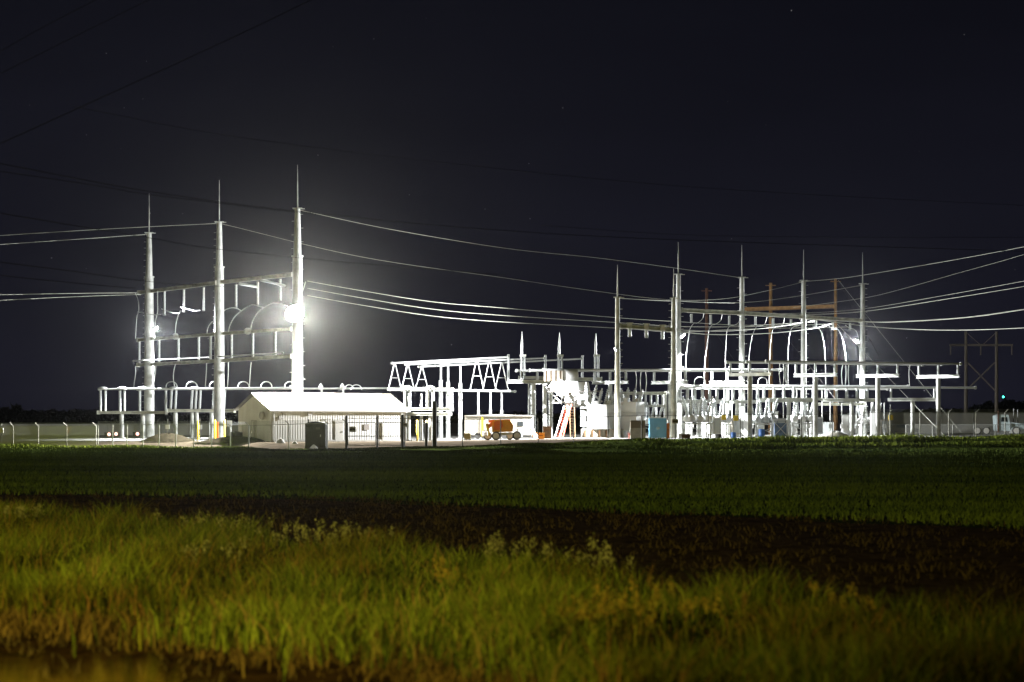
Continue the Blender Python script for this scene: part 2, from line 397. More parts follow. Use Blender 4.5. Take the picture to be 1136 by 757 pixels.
def steel_pole(px,topy,d,masty,label,group,r0,r1,joint=None,rj=None,m='steel',bolts=True,side=-1):
    g=GP(px,d); g.z-=.05; t=thing('steel_pole',label,'pole',g,group); ztop=ZP(topy,d)
    zj=ZP(joint,d) if joint else None; X,Y=g.x,g.y
    sh=thing_part=None
    if joint:
        MB().lathe((X,Y,0),[(g.z,r0),(zj,rj)],16).build('lower_shaft',m,t,smooth=True)
        MB().lathe((X,Y,0),[(zj-.12,rj*1.22),(zj+.02,rj*1.22)],16).build('flange',m,t)
        MB().lathe((X,Y,0),[(zj+.021,rj*.80),(ztop,r1)],16).build('upper_shaft',m,t,smooth=True)
    else:
        MB().lathe((X,Y,0),[(g.z,r0),(ztop,r1)],16).build('lower_shaft',m,t,smooth=True)
    MB().lathe((X,Y,g.z),[(0,r0*1.7),(.12,r0*1.7)],16).build('base_plate',m,t)
    MB().box((X,Y,ztop+.06),(r1*3.4,r1*2.2,.12)).bar((X+r1,Y,ztop+.02),(X+r1+.5,Y,ztop+.02),.08,.08).build('cap_plate',m,t)
    zm=ZP(masty,d)
    MB().tube([(X,Y,ztop+.12),(X,Y,ztop+(zm-ztop)*.5),(X,Y,zm)],[.075,.06,.022],6).build('lightning_mast',m,t)
    if bolts:
        z=g.z+3; k=0; proto=None
        while z<ztop-.5:
            rr=r0+(r1-r0)*(z-g.z)/(ztop-g.z)+.02; s=1 if (k%2 and side==0) else (side or -1)
            if proto is None:
                proto=MB().bar((g.x,Y-.02,g.z),(g.x+.28,Y-.02,g.z),.045,.045).build('step_bolt',m,t); bo=proto
            else:
                bo=proto.copy(); COL.objects.link(bo); bo.parent=t
            bo.location=(s*rr-(.28 if s<0 else 0),0,z-g.z); z+=.75; k+=1
    return t
ELIGHTS=[]
def floodlight(px,py,d,aim,label,power,col,size=.5,body=.4,strength=60,spot=150,off=(0,-.6,0),anchor=None,blend=.6):
    p=W(px,py,d); aim=Vector(aim).normalized(); t=thing('floodlight',label,'floodlight',p,'floodlights on the steel poles')
    em=emit('lamp_glow',col,strength)
    up=Vector((0,0,1)); n=aim.cross(up).normalized(); u=n.cross(aim).normalized()
    q=p-aim*.16
    MB().lathe(q-aim*.22,[(0,size*.35),(.12,size*.8),(.30,size*1.08),(.36,size*1.08)],14,aim).build('housing','grey',t,smooth=True)
    MB().lathe(q+aim*.145,[(0,size),(.03,size)],16,aim).build('lens',em,t)
    if anchor is not None: MB().bar(q-aim*.2,anchor,.1,.1).build('bracket','steel',t)
    l=bpy.data.lights.new('flood_beam','SPOT'); l.energy=power*3.8; l.color=col; l.spot_size=R(spot); l.spot_blend=blend; l.shadow_soft_size=size*.5
    o=bpy.data.objects.new('flood_beam',l); COL.objects.link(o); o.location=(q+aim*.45)-p; o.rotation_euler=aim.to_track_quat('-Z','Y').to_euler(); o.parent=t
    return t

# ------------------------------------------------------------ left tower row
P1=(-44.3,295.0); P2=(-33.97,280.3); P3=(-23.43,264.0)
GL='steel poles of the left switch bay'
steel_pole(165.5,259,295,215,'leftmost steel pole of the left bay, small lamp on its right side',GL,.66,.30,307,.52,side=-1)
steel_pole(243.3,247,280.3,200,'middle steel pole of the left bay, between the small lamp and the big lamp',GL,.66,.30,296,.52,side=-1)
steel_pole(330,232,264,183,'tall steel pole behind the white shed carrying the dazzling lamp',GL,.66,.30,284,.54,side=0)
def UB(px): # top beam height rows
    return tab(px,[(155,325),(243,313.5),(327,304.5)])
def LL(px,py,off=0):
    v=WL(px,py,P1,P3); v+=Vector((-.82,-.57,0))*off; return v
beam(LL(154,UB(154)),LL(241,UB(241)),'upper steel beam from the leftmost pole to the middle left pole','upper beams of the left bay')
beam(LL(246,UB(246)),LL(325.5,UB(325.5)),'upper steel beam between middle left pole and the pole with the dazzling lamp','upper beams of the left bay')
# horizontal strut arms seen behind the second bay
for (a,b,lab) in (((266,315),(286,318.5),'short strain insulator string running back from the second upper beam, nearer the middle pole'),((290,311),(316,317),'short strain insulator string running back from the second upper beam, nearer the big lamp')):
    v=insulator(LL(*a),W(b[0],b[1],LL(*b).y-3.5),lab,'strain insulators of the left bay',r=.15,name='strain_insulator')
hang=[(182.5,322,350),(204,320,346.5),(226,317.5,345),(262,314,341.5),(286,311.5,338.5),(311,308,334)]
for i,(p,a,b) in enumerate(hang):
    bay='between leftmost and middle poles' if i<3 else 'between middle pole and dazzling lamp'
    k=['left','centre','right'][i%3]
    insulator(LL(p,a+1.5),LL(p,b),f'long hanging insulator, {k} of three, {bay}','hanging insulators of the left bay',name='hanging_insulator',r=.15)
def MU(px): return tab(px,[(153,377.5),(243,370.5),(323,365)])
def ML(px): return tab(px,[(153,405),(243,400.5),(323,395)])
for f,w,h,nm in ((MU,.34,.34,'upper'),(ML,.36,.38,'lower')):
    beam(LL(153,f(153)),LL(240,f(240)),f'{nm} rail of the raised switch rack between leftmost and middle left poles','rails of the left switch rack',w,h)
    beam(LL(247,f(247)),LL(324,f(324)),f'{nm} rail of the raised switch rack between middle pole and dazzling lamp pole','rails of the left switch rack',w,h)
busbar(LL(155,ML(155)-4,.9),LL(239,ML(239)-4,.9),'thin tube just above the lower rack rail, left of the middle left pole','thin tubes on the left switch rack',.09)
busbar(LL(248,ML(248)-4,.9),LL(322,ML(322)-3.5,.9),'thin tube just above the lower rack rail, right of the middle left pole','thin tubes on the left switch rack',.09)
rk=[154.5,176.5,198,220.5,233.5,257,280.5,305.5]
for i,p in enumerate(rk):
    insulator(LL(p,ML(p)-1.6),LL(p,MU(p)+1.4),f'upright insulator in the raised left switch rack, {ORD[i+1]} from its left end','insulators of the left switch rack',r=.16)
for p,lab in ((199,'first'),(279,'second')):
    c=LL(p-1.5,MU(p)-.5,.35)
    tag(MB().lathe(c,[(-.35,.22),(-.1,.38),(.2,.38),(.35,.2)],12,(.82,.57,0)).build('gear_box','steel',smooth=True),f'round drive housing on the upper rack rail, {lab} from the left','gear box','drive housings of the left switch rack')
# lower gantry of the left bay
GA=(W(110,0,290).x,290.0); GB=(W(405,0,287).x,287.0)
def LG(px,py,off=0):
    v=WL(px,py,GA,GB); v.y+=off; return v
for off,(a,b),lab in ((0,(109,328),'front tube of the low left bus, running left of the shed'),(1.2,(150,470),'rear tube of the low left bus, passing above the shed roof')):
    busbar(LG(a,432,off),LG(b,430.5,off),lab,'tubes of the low left bus',.13)
pl1=beam(LG(108.5,457.8),LG(185,457.8),'long low platform beam at the far left carrying insulator pairs','platform beams of the low left bus',.9,.34)
pl2=beam(LG(187,455.8,-1),LG(262,455.8,-1),'long low platform beam left of the shed gable','platform beams of the low left bus',.9,.36)
for p,w,base in ((135,.17,290),(158.5,.19,290),(196,.17,289),(214.5,.15,289),(219.5,.15,289),(236,.16,289)):
    v=LG(p,459.6 if p<187 else 457.8,0 if p<187 else -1); g=GXY(v.x,v.y); nm={135:'leftmost',158.5:'beside the leftmost steel pole',196:'above the dirt heap, right of the white meter box',214.5:'left one of the pair by the yellow bollard',219.5:'right one of the pair by the yellow bollard',236:'just left of the middle steel pole'}[p]
    t=thing('support_column',f'short column under low left platform, {nm}','column',g,'columns of the low left platform')
    MB().lathe(g,[(.12,w*1.5),(v.z-g.z,w*1.5)],10).build('shaft','steel',t,smooth=True); MB().box(g+Vector((0,0,.06)),(.8,.8,.12)).build('footing','conc',t)
prs=[(111.5,0),(116.8,0),(133,0),(138,0),(155,0),(184,0),(190.5,-1),(195.5,-1),(213.5,-1),(217.8,-1),(222.5,-1),(237.5,-1),(249.5,-1)]
for i,(p,o) in enumerate(prs):
    insulator(LG(p,456.2 if o==0 else 454,o),LG(p,433.4,0),f'upright insulator on the low left platform, {ORD[i+1]} from its left end','insulators of the low left platform',r=.17)
for p,lab in ((114,'leftmost, over the first insulator pair'),(135.5,'over the second insulator pair'),(157.5,'beside the leftmost steel pole'),(192.5,'over the insulator pair above the dirt heap'),(216,'over the insulators above the yellow bollard')):
    c=LG(p,430.8); t=MB().lathe(c,[(-.12,.62),(0,.6),(.12,.42),(.2,.15)],12).build('corona_cap','bus',smooth=True); tag(t,f'domed cap on the low left bus, {lab}','cap','domed caps of the low left bus')
def arch(cx,y0,y1,rx,f,label,group,r=.055):
    pts=[f(cx-rx,y1)]+[f(cx+math.cos(t)*rx,y0+(rx*.9)-math.sin(t)*rx*.9) for t in [math.pi-math.pi*i/8 for i in range(9)]]+[f(cx+rx,y1)]
    return wire(pts,label,group,r,'bus','arched_jumper','cable')
for p,rx,lab in ((189.5,6,'above the dirt heap'),(212,6,'left of the yellow bollards'),(237,5,'just left of the middle steel pole'),(269.5,6,'just above the shed gable peak'),(295,6,'above the roof, halfway to the big pole'),(321,5.5,'touching the big lamp pole above the roof'),(395,6,'beyond the roof right of the big pole'),(387,4.5,'low over the roof end, left one')):
    top=423.5 if p<330 else 427
    arch(p,top,431.5,rx,lambda a,b:LG(a,b,.6),f'curved jumper loop on low left bus {lab}','jumper loops of the low left bus')
for p,lab in ((355,'nearer the big lamp pole'),(379,'farther from the big lamp pole')):
    v=LG(p,430.5,1.2); t=thing('bus_clamp',f'stubby clamp fitting on the bus above the shed roof, {lab}','clamp',v,'clamp fittings above the shed roof')
    MB().box(v,(.55,.5,.36)).build('clamp_body','steel',t); MB().box(v+Vector((.1,0,-.42)),(.22,.3,.45)).build('stem','steel',t); MB().lathe(v+Vector((0,0,.18)),[(0,.3),(.15,.2),(.4,.05)],8).build('finial','bus',t)
GJ='droppers of the left bay'
J=[([(154,326),(157,334),(157.5,345),(155.5,352),(154.5,365),(154,376)],'leftmost dropper from the upper beam end down to the raised rack'),
 ([(178.5,322),(178.5,335),(178.5,346),(176,358),(175,370),(175.5,376)],'dropper just right of the leftmost pole from the beam to the raised rack'),
 ([(204,345),(201.5,350),(199,360),(198,372)],'dropper from the centre hanging insulator left of the middle pole to the raised rack'),
 ([(239.5,357),(236,361),(234,366),(233.3,371)],'short hooked dropper just left of the middle left pole'),
 ([(250,348),(254,344),(261,341.8),(267,342.5),(271.5,345)],'looped jumper under the hanging insulator next to the middle left pole'),
 ([(257,369),(259,361),(264,352),(272,345),(280,340),(285,338.5),(291,340),(297,341.5)],'long curved dropper from the second hanging insulator right of the middle pole'),
 ([(281.5,368),(284,357),(290,347),(298,341),(306,337),(311,336.5),(318,338),(323,339.5)],'long curved dropper from the hanging insulator nearest the dazzling lamp'),
 ([(156.5,346.5),(164,347.5),(172,349.3),(182,349.5)],'slack jumper behind the leftmost pole to the first hanging insulator'),
 ([(183,343),(190,345.5),(197,347.5),(203,347.5)],'slack jumper between the first and second hanging insulators'),
 ([(204,341),(212,343),(219,344.8),(226,344.5)],'slack jumper between the second and third hanging insulators'),
 ([(154,406),(154,415),(152.5,425),(152,431)],'leftmost dropper from the raised rack to the low bus'),
 ([(176.5,406),(176,415),(174,428),(173.5,431)],'dropper from the raised rack just right of the leftmost pole to the low bus'),
 ([(198.5,404),(196.5,412),(196,420),(197.5,430)],'dropper from the raised rack midway between leftmost and middle poles'),
 ([(233,403),(232.5,415),(231.5,429)],'dropper from the raised rack just left of the middle pole'),
 ([(257,402),(257,415),(256,430)],'dropper from the raised rack just right of the middle pole'),
 ([(282.5,402),(281.5,412),(280.5,430)],'dropper from the raised rack straight above the shed gable'),
 ([(343,313),(341,320),(337.5,330),(333.5,343)],'jumper from the conductors down the right side of the big lamp pole')]
for pts,lab in J: wire([LL(a,b,.45) for a,b in pts],lab,GJ,.045 if len(pts)<8 else .055,'bus','jumper_cable')

# ------------------------------------------------------------ right pole row
Q0=(W(752,0,285).x,285.0); Q3=(W(957,0,308).x,308.0)
GR='steel poles of the right switch bay'
qs=[(752.5,305,269),(823,308.5,272),(891.5,312,277),(957,315.5,280)]
names=['tall steel pole right behind the darker shaded pole, lamp on its right','second tall steel pole of the right row, left of the orange wooden pole','third tall steel pole of the right row, crossing the orange timber','last tall steel pole of the right row, lamp on its left side']
for (p,ty,my),nm in zip(qs,names):
    x,y=OL(p,Q0,Q3); steel_pole(p,ty,y,my,nm,GR,.42,.27,side=1 if p>900 else 0)
def RL(px,py,off=0):
    v=WL(px,py,Q0,Q3); v+=Vector((.67,-.73,0))*off; return v
def RB(px): return tab(px,[(752,344),(823,347.5),(957,356)])
for (a,b),lab in zip(((755,820.5),(825.5,889),(894,955)),('left span, from the shaded pole to the second pole','middle span, passing before the orange timber','right span, ending at the last pole')):
    beam(RL(a,RB(a)),RL(b,RB(b)),f'right row upper beam, {lab}','upper beams of the right bay',.42,.46)
ri=[(767,347,358.5),(788.5,348,360),(809,349,361),(838,350,361),(857.5,352,363),(877.5,353,362),(905,354,364),(924,356,366),(943,357,366)]
for i,(p,a,b) in enumerate(ri):
    bay=['left','middle','right'][i//3]; k=['left','centre','right'][i%3]
    insulator(RL(p,a+1.5),RL(p,b),f'short insulator hanging from the {bay} span of the right row, {k} of three','hanging insulators of the right bay',r=.17,name='hanging_insulator')
rj=[[(778,347),(776.5,354),(771,358.5),(767,359),(762.5,366),(760.5,378),(758.5,395),(758,410)],
[(798.5,348.5),(796.5,356),(791,360),(787,361),(783.5,368),(781.5,385),(779.5,400),(778.5,428)],
[(818.5,349.5),(817,357.5),(812,361),(807,362),(803.5,369),(802.5,385),(802,400),(802,410)],
[(848,352),(845.5,360),(840,362),(836,363.5),(831.5,374),(829,388),(828,400),(827.5,411)],
[(867.5,353),(865,361),(858,363),(854,368),(852,382),(851,400),(850.5,427)],
[(886.5,354),(884,361),(878,362.5),(874,368),(872,382),(871.5,400),(871.5,428)],
[(899,362),(904,364),(908,368),(911,380),(912.5,395),(913.5,428)],
[(917,362.5),(922,365),(927,366),(931.5,375),(934.5,390),(936,401)],
[(935,361),(940,364.5),(946,366.5),(949.5,374),(950.5,388),(951,401)]]
for i,pts in enumerate(rj):
    bay=['left','middle','right'][i//3]; k=['left','centre','right'][i%3]
    wire([RL(a,b,.4) for a,b in pts],f'long S-curved dropper below the {bay} span of the right row, {k} of three','droppers of the right bay',.035,'bus','jumper_cable')
# shorter pair with a beam between them
steel_pole(685,330.5,266,294,'shorter steel pole standing by the big transformer, tiny lamp on its left','steel poles of the transformer bay',.34,.24,side=1,m='beam')
steel_pole(747.3,331.5,270,298,'shorter shaded steel pole in front of the lamp-lit pole, dark sign beside it','steel poles of the transformer bay',.38,.24,side=-1,m='beam')
S0=(W(685,0,266).x,266.0); S1=(W(747.3,0,270).x,270.0)
def SL(px,py,off=0):
    v=WL(px,py,S0,S1); v.y+=off; return v
beam(SL(687,361.5),SL(745.3,366),'steel beam with three insulators between the two shorter steel poles','beams of the transformer bay',.4,.42)
for i,(p,y) in enumerate(((698.5,362),(717,363),(735,364.5))):
    insulator(SL(p,y+2.4),SL(p,y+12),f'stub insulator under the beam of the two shorter poles, {["left","centre","right"][i]} one','stub insulators of the transformer bay',r=.22,name='hanging_insulator')
    c=SL(p,y,-.35); tag(MB().box(c,(.55,.25,.5)).box(c+Vector((0,0,.33)),(.75,.3,.12)).build('clamp_plate','beam'),f'square clamp on the beam of the two shorter poles, {["left","centre","right"][i]} one','clamp','beam clamps of the transformer bay')

# ------------------------------------------------------------ high buses of the right yard
def T_support(px,yb,d,half,ybus,label,group,skew=2.4,col_w=.24,m='steel',ycol=None,ins=3,name='bus_support'):
    """column with a crossarm; insulators and buses are separate things"""
    g=GP(px,d); t=thing(name,label,'support',g,group); c=W(px,yb,d)
    MB().lathe(g,[(.0,col_w*1.9),(.12,col_w*1.9),(.13,col_w),(c.z-g.z-.2,col_w)],12).build('column',m,t,smooth=True)
    a=W(px-half,yb,d+skew); b=W(px+half,yb,d-skew); a.z=b.z=c.z
    MB().ibeam(a,b,.34,.38).build('crossarm',m,t)
    return a,b,c
dA=[(611,278),(677,280),(743,283),(807,286)]
ends=[]
for i,(p,dd) in enumerate(dA):
    nm=['above the transformer cooling tank','behind the shorter pole by the transformer','behind the shaded steel pole','left of the second tall pole'][i]
    a,b,c=T_support(p,424.5,dd,19.5 if i else 17,411,f'T shaped support of the left high bus, {nm}','supports of the left high bus')
    for k,q in enumerate((a.lerp(b,.06),a.lerp(b,.5),a.lerp(b,.94))):
        base=q+Vector((0,0,.2)); insulator(base,Vector((q.x,q.y,ZP(412,dd))),f'{["left","centre","right"][k]} post insulator on left high bus support {nm}','insulators of the left high bus',r=.17)
        ends.append((i,k,Vector((q.x,q.y,ZP(411,dd)))))
for k in range(3):
    a=[e[2] for e in ends if e[1]==k]
    d0=(a[1]-a[0]).normalized(); busbar(a[0]-d0*2.6,a[3]+(a[3]-a[2]).normalized()*5.2,f'{["rear","centre","front"][k]} tube of the left high bus above the transformer','tubes of the left high bus',.17)
dB=[(832,268),(904.7,272),(974,276),(1041,280)]
ends=[]
for i,(p,dd) in enumerate(dB):
    nm=['with dark column beside second tall pole','right of third tall pole','right of last tall pole','at the yard far right end'][i]
    a,b,c=T_support(p,415.5+i*.8,dd,23.5,403,f'right high bus T support {nm}','supports of the right high bus',m='beam' if i==0 else 'steel',col_w=.27)
    for k,q in enumerate((a.lerp(b,.04),a.lerp(b,.5),a.lerp(b,.96))):
        base=q+Vector((0,0,.2)); zt=ZP(402.5+i*.9,dd)
        insulator(base,Vector((q.x,q.y,zt)),f'{["left","centre","right"][k]} post insulator on right high bus support {nm}','insulators of the right high bus',r=.15)
        ends.append((i,k,Vector((q.x,q.y,zt+.1))))
for k in range(3):
    a=[e[2] for e in ends if e[1]==k]
    d0=(a[1]-a[0]).normalized(); e1=(a[3]-a[2]).normalized()*(.6 if k<2 else .5)
    busbar(a[0]-d0*.5,a[3]+e1,f'{["rear","centre","front"][k]} tube of the right high bus','tubes of the right high bus',.15)
# pale short droppers
pd=[((705,412),(706,422),(704.8,437)),((711,412),(710.3,425),(711,437)),((716,412),(717,424),(716,437)),((865,404),(864.5,415),(866,428)),((869,404),(870,416),(868.6,428)),((872.5,404),(871.8,416),(872.5,428)),
((935,404),(933.5,415),(934.5,428)),((938,404),(938.6,416),(937.6,428)),((941.5,404),(941,416),(941.8,428)),((1009.5,405),(1008.3,413),(1009,428))]
pn=['left of three under the left high bus by the grey cabinet','centre of three under the left high bus by the grey cabinet','right of three under the left high bus by the grey cabinet','left of three right of the orange pole','centre of three right of the orange pole','right of three right of the orange pole','left of three left of the last tall pole','centre of three left of the last tall pole','right of three left of the last tall pole','single one near the right end']
for pts,nm in zip(pd,pn): wire([W(a,b,279) for a,b in pts],f'thin pale dropper, {nm}','thin droppers of the right yard',.05,'bus','jumper_cable')
arch(776.5,418.5,430,6,lambda a,b:W(a,b,281),'white cable loop standing on the low bus right of the shaded pole','cable loops of the right yard',.06)
arch(846,419,430,5,lambda a,b:W(a,b,281),'white cable loop standing on the low bus beside the orange pole','cable loops of the right yard',.06)

# ------------------------------------------------------------ low bus of the right yard
for off,ya,(a,b),lab in ((0,429.5,(754,1083),'long front tube of the low right bus, reaching the right end'),(4,428,(754,1008),'middle tube of the low right bus'),(8,431,(750,985),'rear tube of the low right bus')):
    busbar(W(a,ya,281+off),W(b,ya+.8,285+off),lab,'tubes of the low right bus',.16)
lows=[(775,445.5,24,'behind the first breaker'),(818,446,26,'beside the second tall pole'),(875,444.5,31,'right of the orange pole'),(945,444,32,'left of the last tall pole'),(1012.5,443.5,27.5,'nearest the right end')]
for i,(p,y,hf,nm) in enumerate(lows):
    T_support(p,y,281 if i!=2 else 279,hf,430,f'low gantry support with wide crossarm, {nm}','low gantry supports of the right yard',skew=.8,col_w=.24)
    xs=[p-hf+3.5+j*(2*hf-7)/ (5 if i<4 else 1) for j in range(6 if i<4 else 2)]
    for j,q in enumerate(xs):
        insulator(W(q,y-2,281 if i!=2 else 279),W(q,431,281),f'short insulator, {ORD[j+1]} from left on the low gantry {nm}','insulators of the low right bus',r=.19 if i<4 else .14)
beam(W(840,443,283),W(912,443,283),'darker second crossbeam behind the gantry right of the orange pole','crossbeams of the right yard',.4,.3)
beam(W(905,448.5,290),W(960,448.5,290),'pale rear crossbeam left of the last tall pole','crossbeams of the right yard',.4,.3)
for i,(p,y0) in enumerate(((762,446),(792,446),(857,446),(890,446),(931,447),(968,447),(985,447))):
    if i in (0,1,3,5):
        g=GP(p,292); t=thing('support_column',f'slim rear column of the right yard, {["behind the first breaker","left of the second tall pole","","left of the third tall pole","","right of the last tall pole"][i]}','column',g,'rear columns of the right yard')
        MB().lathe(g,[(.1,.2),(ZP(y0,292)-g.z,.2)],10).build('shaft','steel',t,smooth=True); MB().box(g+Vector((0,0,.05)),(.8,.8,.1)).build('footing','conc',t)

# circuit breakers
def breaker(px,d,s,label,cab='white',tanks=3,tank_m='white'):
    g=GP(px,d); t=thing('circuit_breaker',label,'circuit breaker',g,'circuit breakers of the right yard')
    a=R(20); ux=Vector((math.cos(a),math.sin(a),0)); vy=Vector((-math.sin(a),math.cos(a),0)); Z=Vector((0,0,1))
    for i in (-1,1):
        for j in (-1,1):
            MB().bar(g+ux*i*1.15*s+vy*j*.5*s,g+ux*i*1.15*s+vy*j*.5*s+Z*1.3*s,.14,.14).build('leg','steel',t)
    MB().bar(g-ux*1.35*s+Z*1.37*s,g+ux*1.35*s+Z*1.37*s,1.2*s,.14).build('frame','steel',t)
    MB().bar(g-ux*1.2*s-vy*.5*s+Z*.25,g+ux*1.2*s-vy*.5*s+Z*1.2*s,.07,.07).bar(g+ux*1.2*s-vy*.5*s+Z*.25,g-ux*1.2*s-vy*.5*s+Z*1.2*s,.07,.07).build('brace','steel',t)
    c=MB().box(g+ux*1.9*s+Z*1.15*s,(.9*s,.8*s,1.7*s),a).build('control_cabinet',cab,t)
    MB().box(g+ux*1.9*s-vy*(.42*s)+Z*1.15*s,(.7*s,.03,1.4*s),a).build('cabinet_door','grey',c)
    for k in range(tanks):
        x=(-1+k)*.9*s
        b=MB().lathe(g+ux*x-vy*.75*s+Z*1.85*s,[(0,.25*s),(.08*s,.36*s),(1.42*s,.36*s),(1.5*s,.25*s)],12,vy).build('tank',tank_m,t,smooth=True)
        for j in (-1,1):
            p=g+ux*x+vy*j*.4*s+Z*2.15*s; ax=Vector((0,0,1))+vy*j*.35+ux*(k-1)*.12
            prof=[]
            for q in range(9): prof+=[(q*.19*s,.10*s),(q*.19*s+.09*s,.19*s)]
            prof+=[(1.75*s,.07*s),(2.0*s,.07*s)]
            MB().lathe(p,prof,8,ax).build('bushing','porc',t,smooth=True)
breaker(774,271,1.15,'white circuit breaker just right of the shaded steel pole')
breaker(797,277,1.1,'circuit breaker with yellow drums before it, left of the second tall pole','beige')
breaker(847,276,1.1,'circuit breaker between the second tall pole and the blue-grey rack','grey',tank_m='grey')
breaker(888,283,1.15,'circuit breaker in front of the third tall pole')
breaker(964,292,1.0,'small breaker behind the last tall pole','beige')
breaker(722,284,1.0,'circuit breaker behind the light blue locker','beige')
for p,dd,h,w,nm in ((783,289,2.7,.95,'behind the first two breakers'),(804,290,2.9,.8,'just left of the second tall pole'),(829,292,2.6,.9,'behind the dark shaded column'),(859,288,2.8,.85,'behind the orange pole foot'),(880,291,2.5,.9,'left of the third tall pole'),(902,287,2.9,.8,'right of the third tall pole'),(938,286,2.4,.8,'behind the white heap, right side'),(969,289,2.8,.7,'right of the last tall pole'),(699,287,2.6,.9,'behind the right half of the transformer'),(764,291,2.4,.8,'right behind the first breaker')):
    g=GP(p,dd); t=thing('relay_cabinet',f'tall pale relay cabinet {nm}','cabinet',g,'relay cabinets of the right yard')
    MB().box(g+Vector((0,0,h/2+.15)),(w,.7,h)).build('housing','white',t); MB().box(g+Vector((0,-.37,h/2+.15)),(w*.8,.03,h*.9)).build('door','white',t)
    MB().box(g+Vector((0,0,h+.19)),(w*1.15,.85,.07)).build('hood','grey',t); MB().box(g+Vector((w*.28,-.4,h/2)),(.05,.04,.25)).build('handle','darksteel',t)
for k,(p,dd,y) in enumerate(((757.5,276,447),(768,284,432),(788,286,433),(793.5,281,447),(812,289,433),(834,284,433),(842,279,446),(858,286,433),(869,290,446),(884,286,433),(897,283,446),(912,289,433),(921,288,446),(934,286,447),(950,290,433),(961,284,446),(981,290,447))):
    g=GP(p,dd); z=ZP(y,dd); t=thing('operating_rod',f'thin upright drive rod of the low right bus, {ORD[k+1]} from the left','drive rod',g,'drive rods of the low right bus')
    MB().tube([g,(g.x,g.y,z)],.055,6).build('rod','steel',t); MB().box((g.x,g.y-.12,g.z+1.25),(.34,.26,.5)).build('crank_box','white' if k%3 else 'grey',t)
# cooling rack
g=GP(866,268); t=thing('crated_equipment_rack','open white rack holding blue-grey gear, left of the third tall pole','rack',g)
for i in (0,1):
    for j in (0,1): MB().bar(g+Vector((i*1.6-.8,j*1.0,0)),g+Vector((i*1.6-.8,j*1.0,1.95)),.11,.11).build('upright','white',t)
MB().box(g+Vector((0,.5,2.0)),(1.8,1.2,.12)).build('top_frame','white',t)
MB().box(g+Vector((0,.5,.9)),(1.35,.8,1.5)).build('wrapped_unit',mat('wrapped_blue_grey',(.17,.26,.42),.5,0,.5,2),t)
MB().bar(g+Vector((-.75,-.05,.2)),g+Vector((.75,-.05,1.8)),.07,.05).bar(g+Vector((.75,-.06,.2)),g+Vector((-.75,-.06,1.8)),.07,.05).build('cross_brace','white',t)
# drums and small gear
def drum(px,d,m,label,h=.9,r=.32,z0=0):
    g=GP(px,d)+Vector((0,0,z0)); t=thing('drum',label,'drum',g,'drums and pots in the right yard')
    MB().lathe(g,[(0,r),(.04,r),(h*.33,r*.97),(h*.36,r*1.04),(h*.66,r*.97),(h*.69,r*1.04),(h,r)],14).build('barrel',m,t,smooth=True); MB().lathe(g+Vector((0,0,h)),[(.003,r*.9),(.05,r*.85)],14).build('lid',m,t)
drum(813.5,266,'dkblue','small dark blue drum on the ground left of the second tall pole',.6,.28)
drum(845,266,'dkblue','dark blue drum right of the dark shaded column',.95,.35)
drum(797,266,'rubber','low black pot between the breakers',.4,.35)
drum(761,262,'brown','brown low reel at the foot of the shaded pole',.4,.45)
for p,y,lab in ((803,463,'yellow box fixed to the gear left of the second tall pole, left one'),(816.5,464,'yellow box fixed to the gear beside the second tall pole, right one')):
    c=W(p,y,268); g=GP(p,268); t=thing('junction_box',lab,'junction box',g,'yellow junction boxes')
    MB().box(c,(.5,.3,.6)).build('box','yellow',t); MB().bar(g,(c.x,c.y,c.z-.3),.1,.1).build('stand','steel',t)
def cabinet(px,d,w,h,dp,m,label,rz=0,name='equipment_cabinet',cat='cabinet',z0=.1,dm='grey'):
    g=GP(px,d); t=thing(name,label,cat,g); MB().box(g+Vector((0,0,z0+h/2)),(w,dp,h),rz).build('housing',m,t)
    n=Vector((math.sin(rz),-math.cos(rz),0)); MB().box(g+n*(dp/2+.02)+Vector((0,0,z0+h/2)),(w*.82,.03,h*.88),rz).build('door',dm,t)
    if z0>.05: MB().box(g+Vector((0,0,z0/2-.002)),(w*1.05,dp*1.05,z0-.008),rz).build('plinth','conc',t)
    return t
cabinet(916.5,300,1.75,1.6,1,'grey','grey metal cabinet behind the white heap')
cabinet(707.5,255,1.55,.8,.3,'sign','dark brown panel facing the fence left of the light blue locker',z0=1.15,dm='sign',name='panel_board',cat='panel')
cabinet(843,281,1.0,1.6,.8,'beige','beige cabinet low between breakers behind the dark column')

# ------------------------------------------------------------ heaps
def heap(name,px,d,w,h,dp,m,label,cat):
    c=GP(px,d); mb=MB(); n=22; k=8; vs=[];fs=[]
    for j in range(k+1):
        r=1-j/k
        for i in range(n):
            a=6.283*i/n; jit=1+random.uniform(-.06,.06)
            vs.append((c.x+math.cos(a)*w/2*r*jit,c.y+math.sin(a)*dp/2*r*jit,c.z-.06+h*(1-r**1.7)*random.uniform(.93,1.05)))
    for j in range(k):
        for i in range(n): q=(i+1)%n; fs.append((j*n+i,j*n+q,(j+1)*n+q,(j+1)*n+i))
    mb.add(vs,fs); o=mb.build(name,m,smooth=True,origin=c); return tag(o,label,cat)
heap('dirt_heap',186,257,6.2,.95,5,'dirt','low dark heap of dirt behind the fence below the low left platform','heap')
heap('spoil_bank',262,252,9,.75,5,'dirt','dark bank of spoil at the left corner of the shed','heap')
heap('sand_heap',927,262,4.2,.85,3.5,'tarp','bright white heap on the ground left of the last tall pole','heap')
for i,(p,dd,r,lab) in enumerate(((311,240,.35,'pale boulder in the dirt in front of the shed corner'),(348,228,.3,'pale rubble lump beside the foot of the dark toilet cabin'),(327,238,.22,'small stone left of the dark toilet cabin'))):
    heap('boulder',p,dd,r*3,r*1.5,r*2.4,'conc',lab,'boulder')

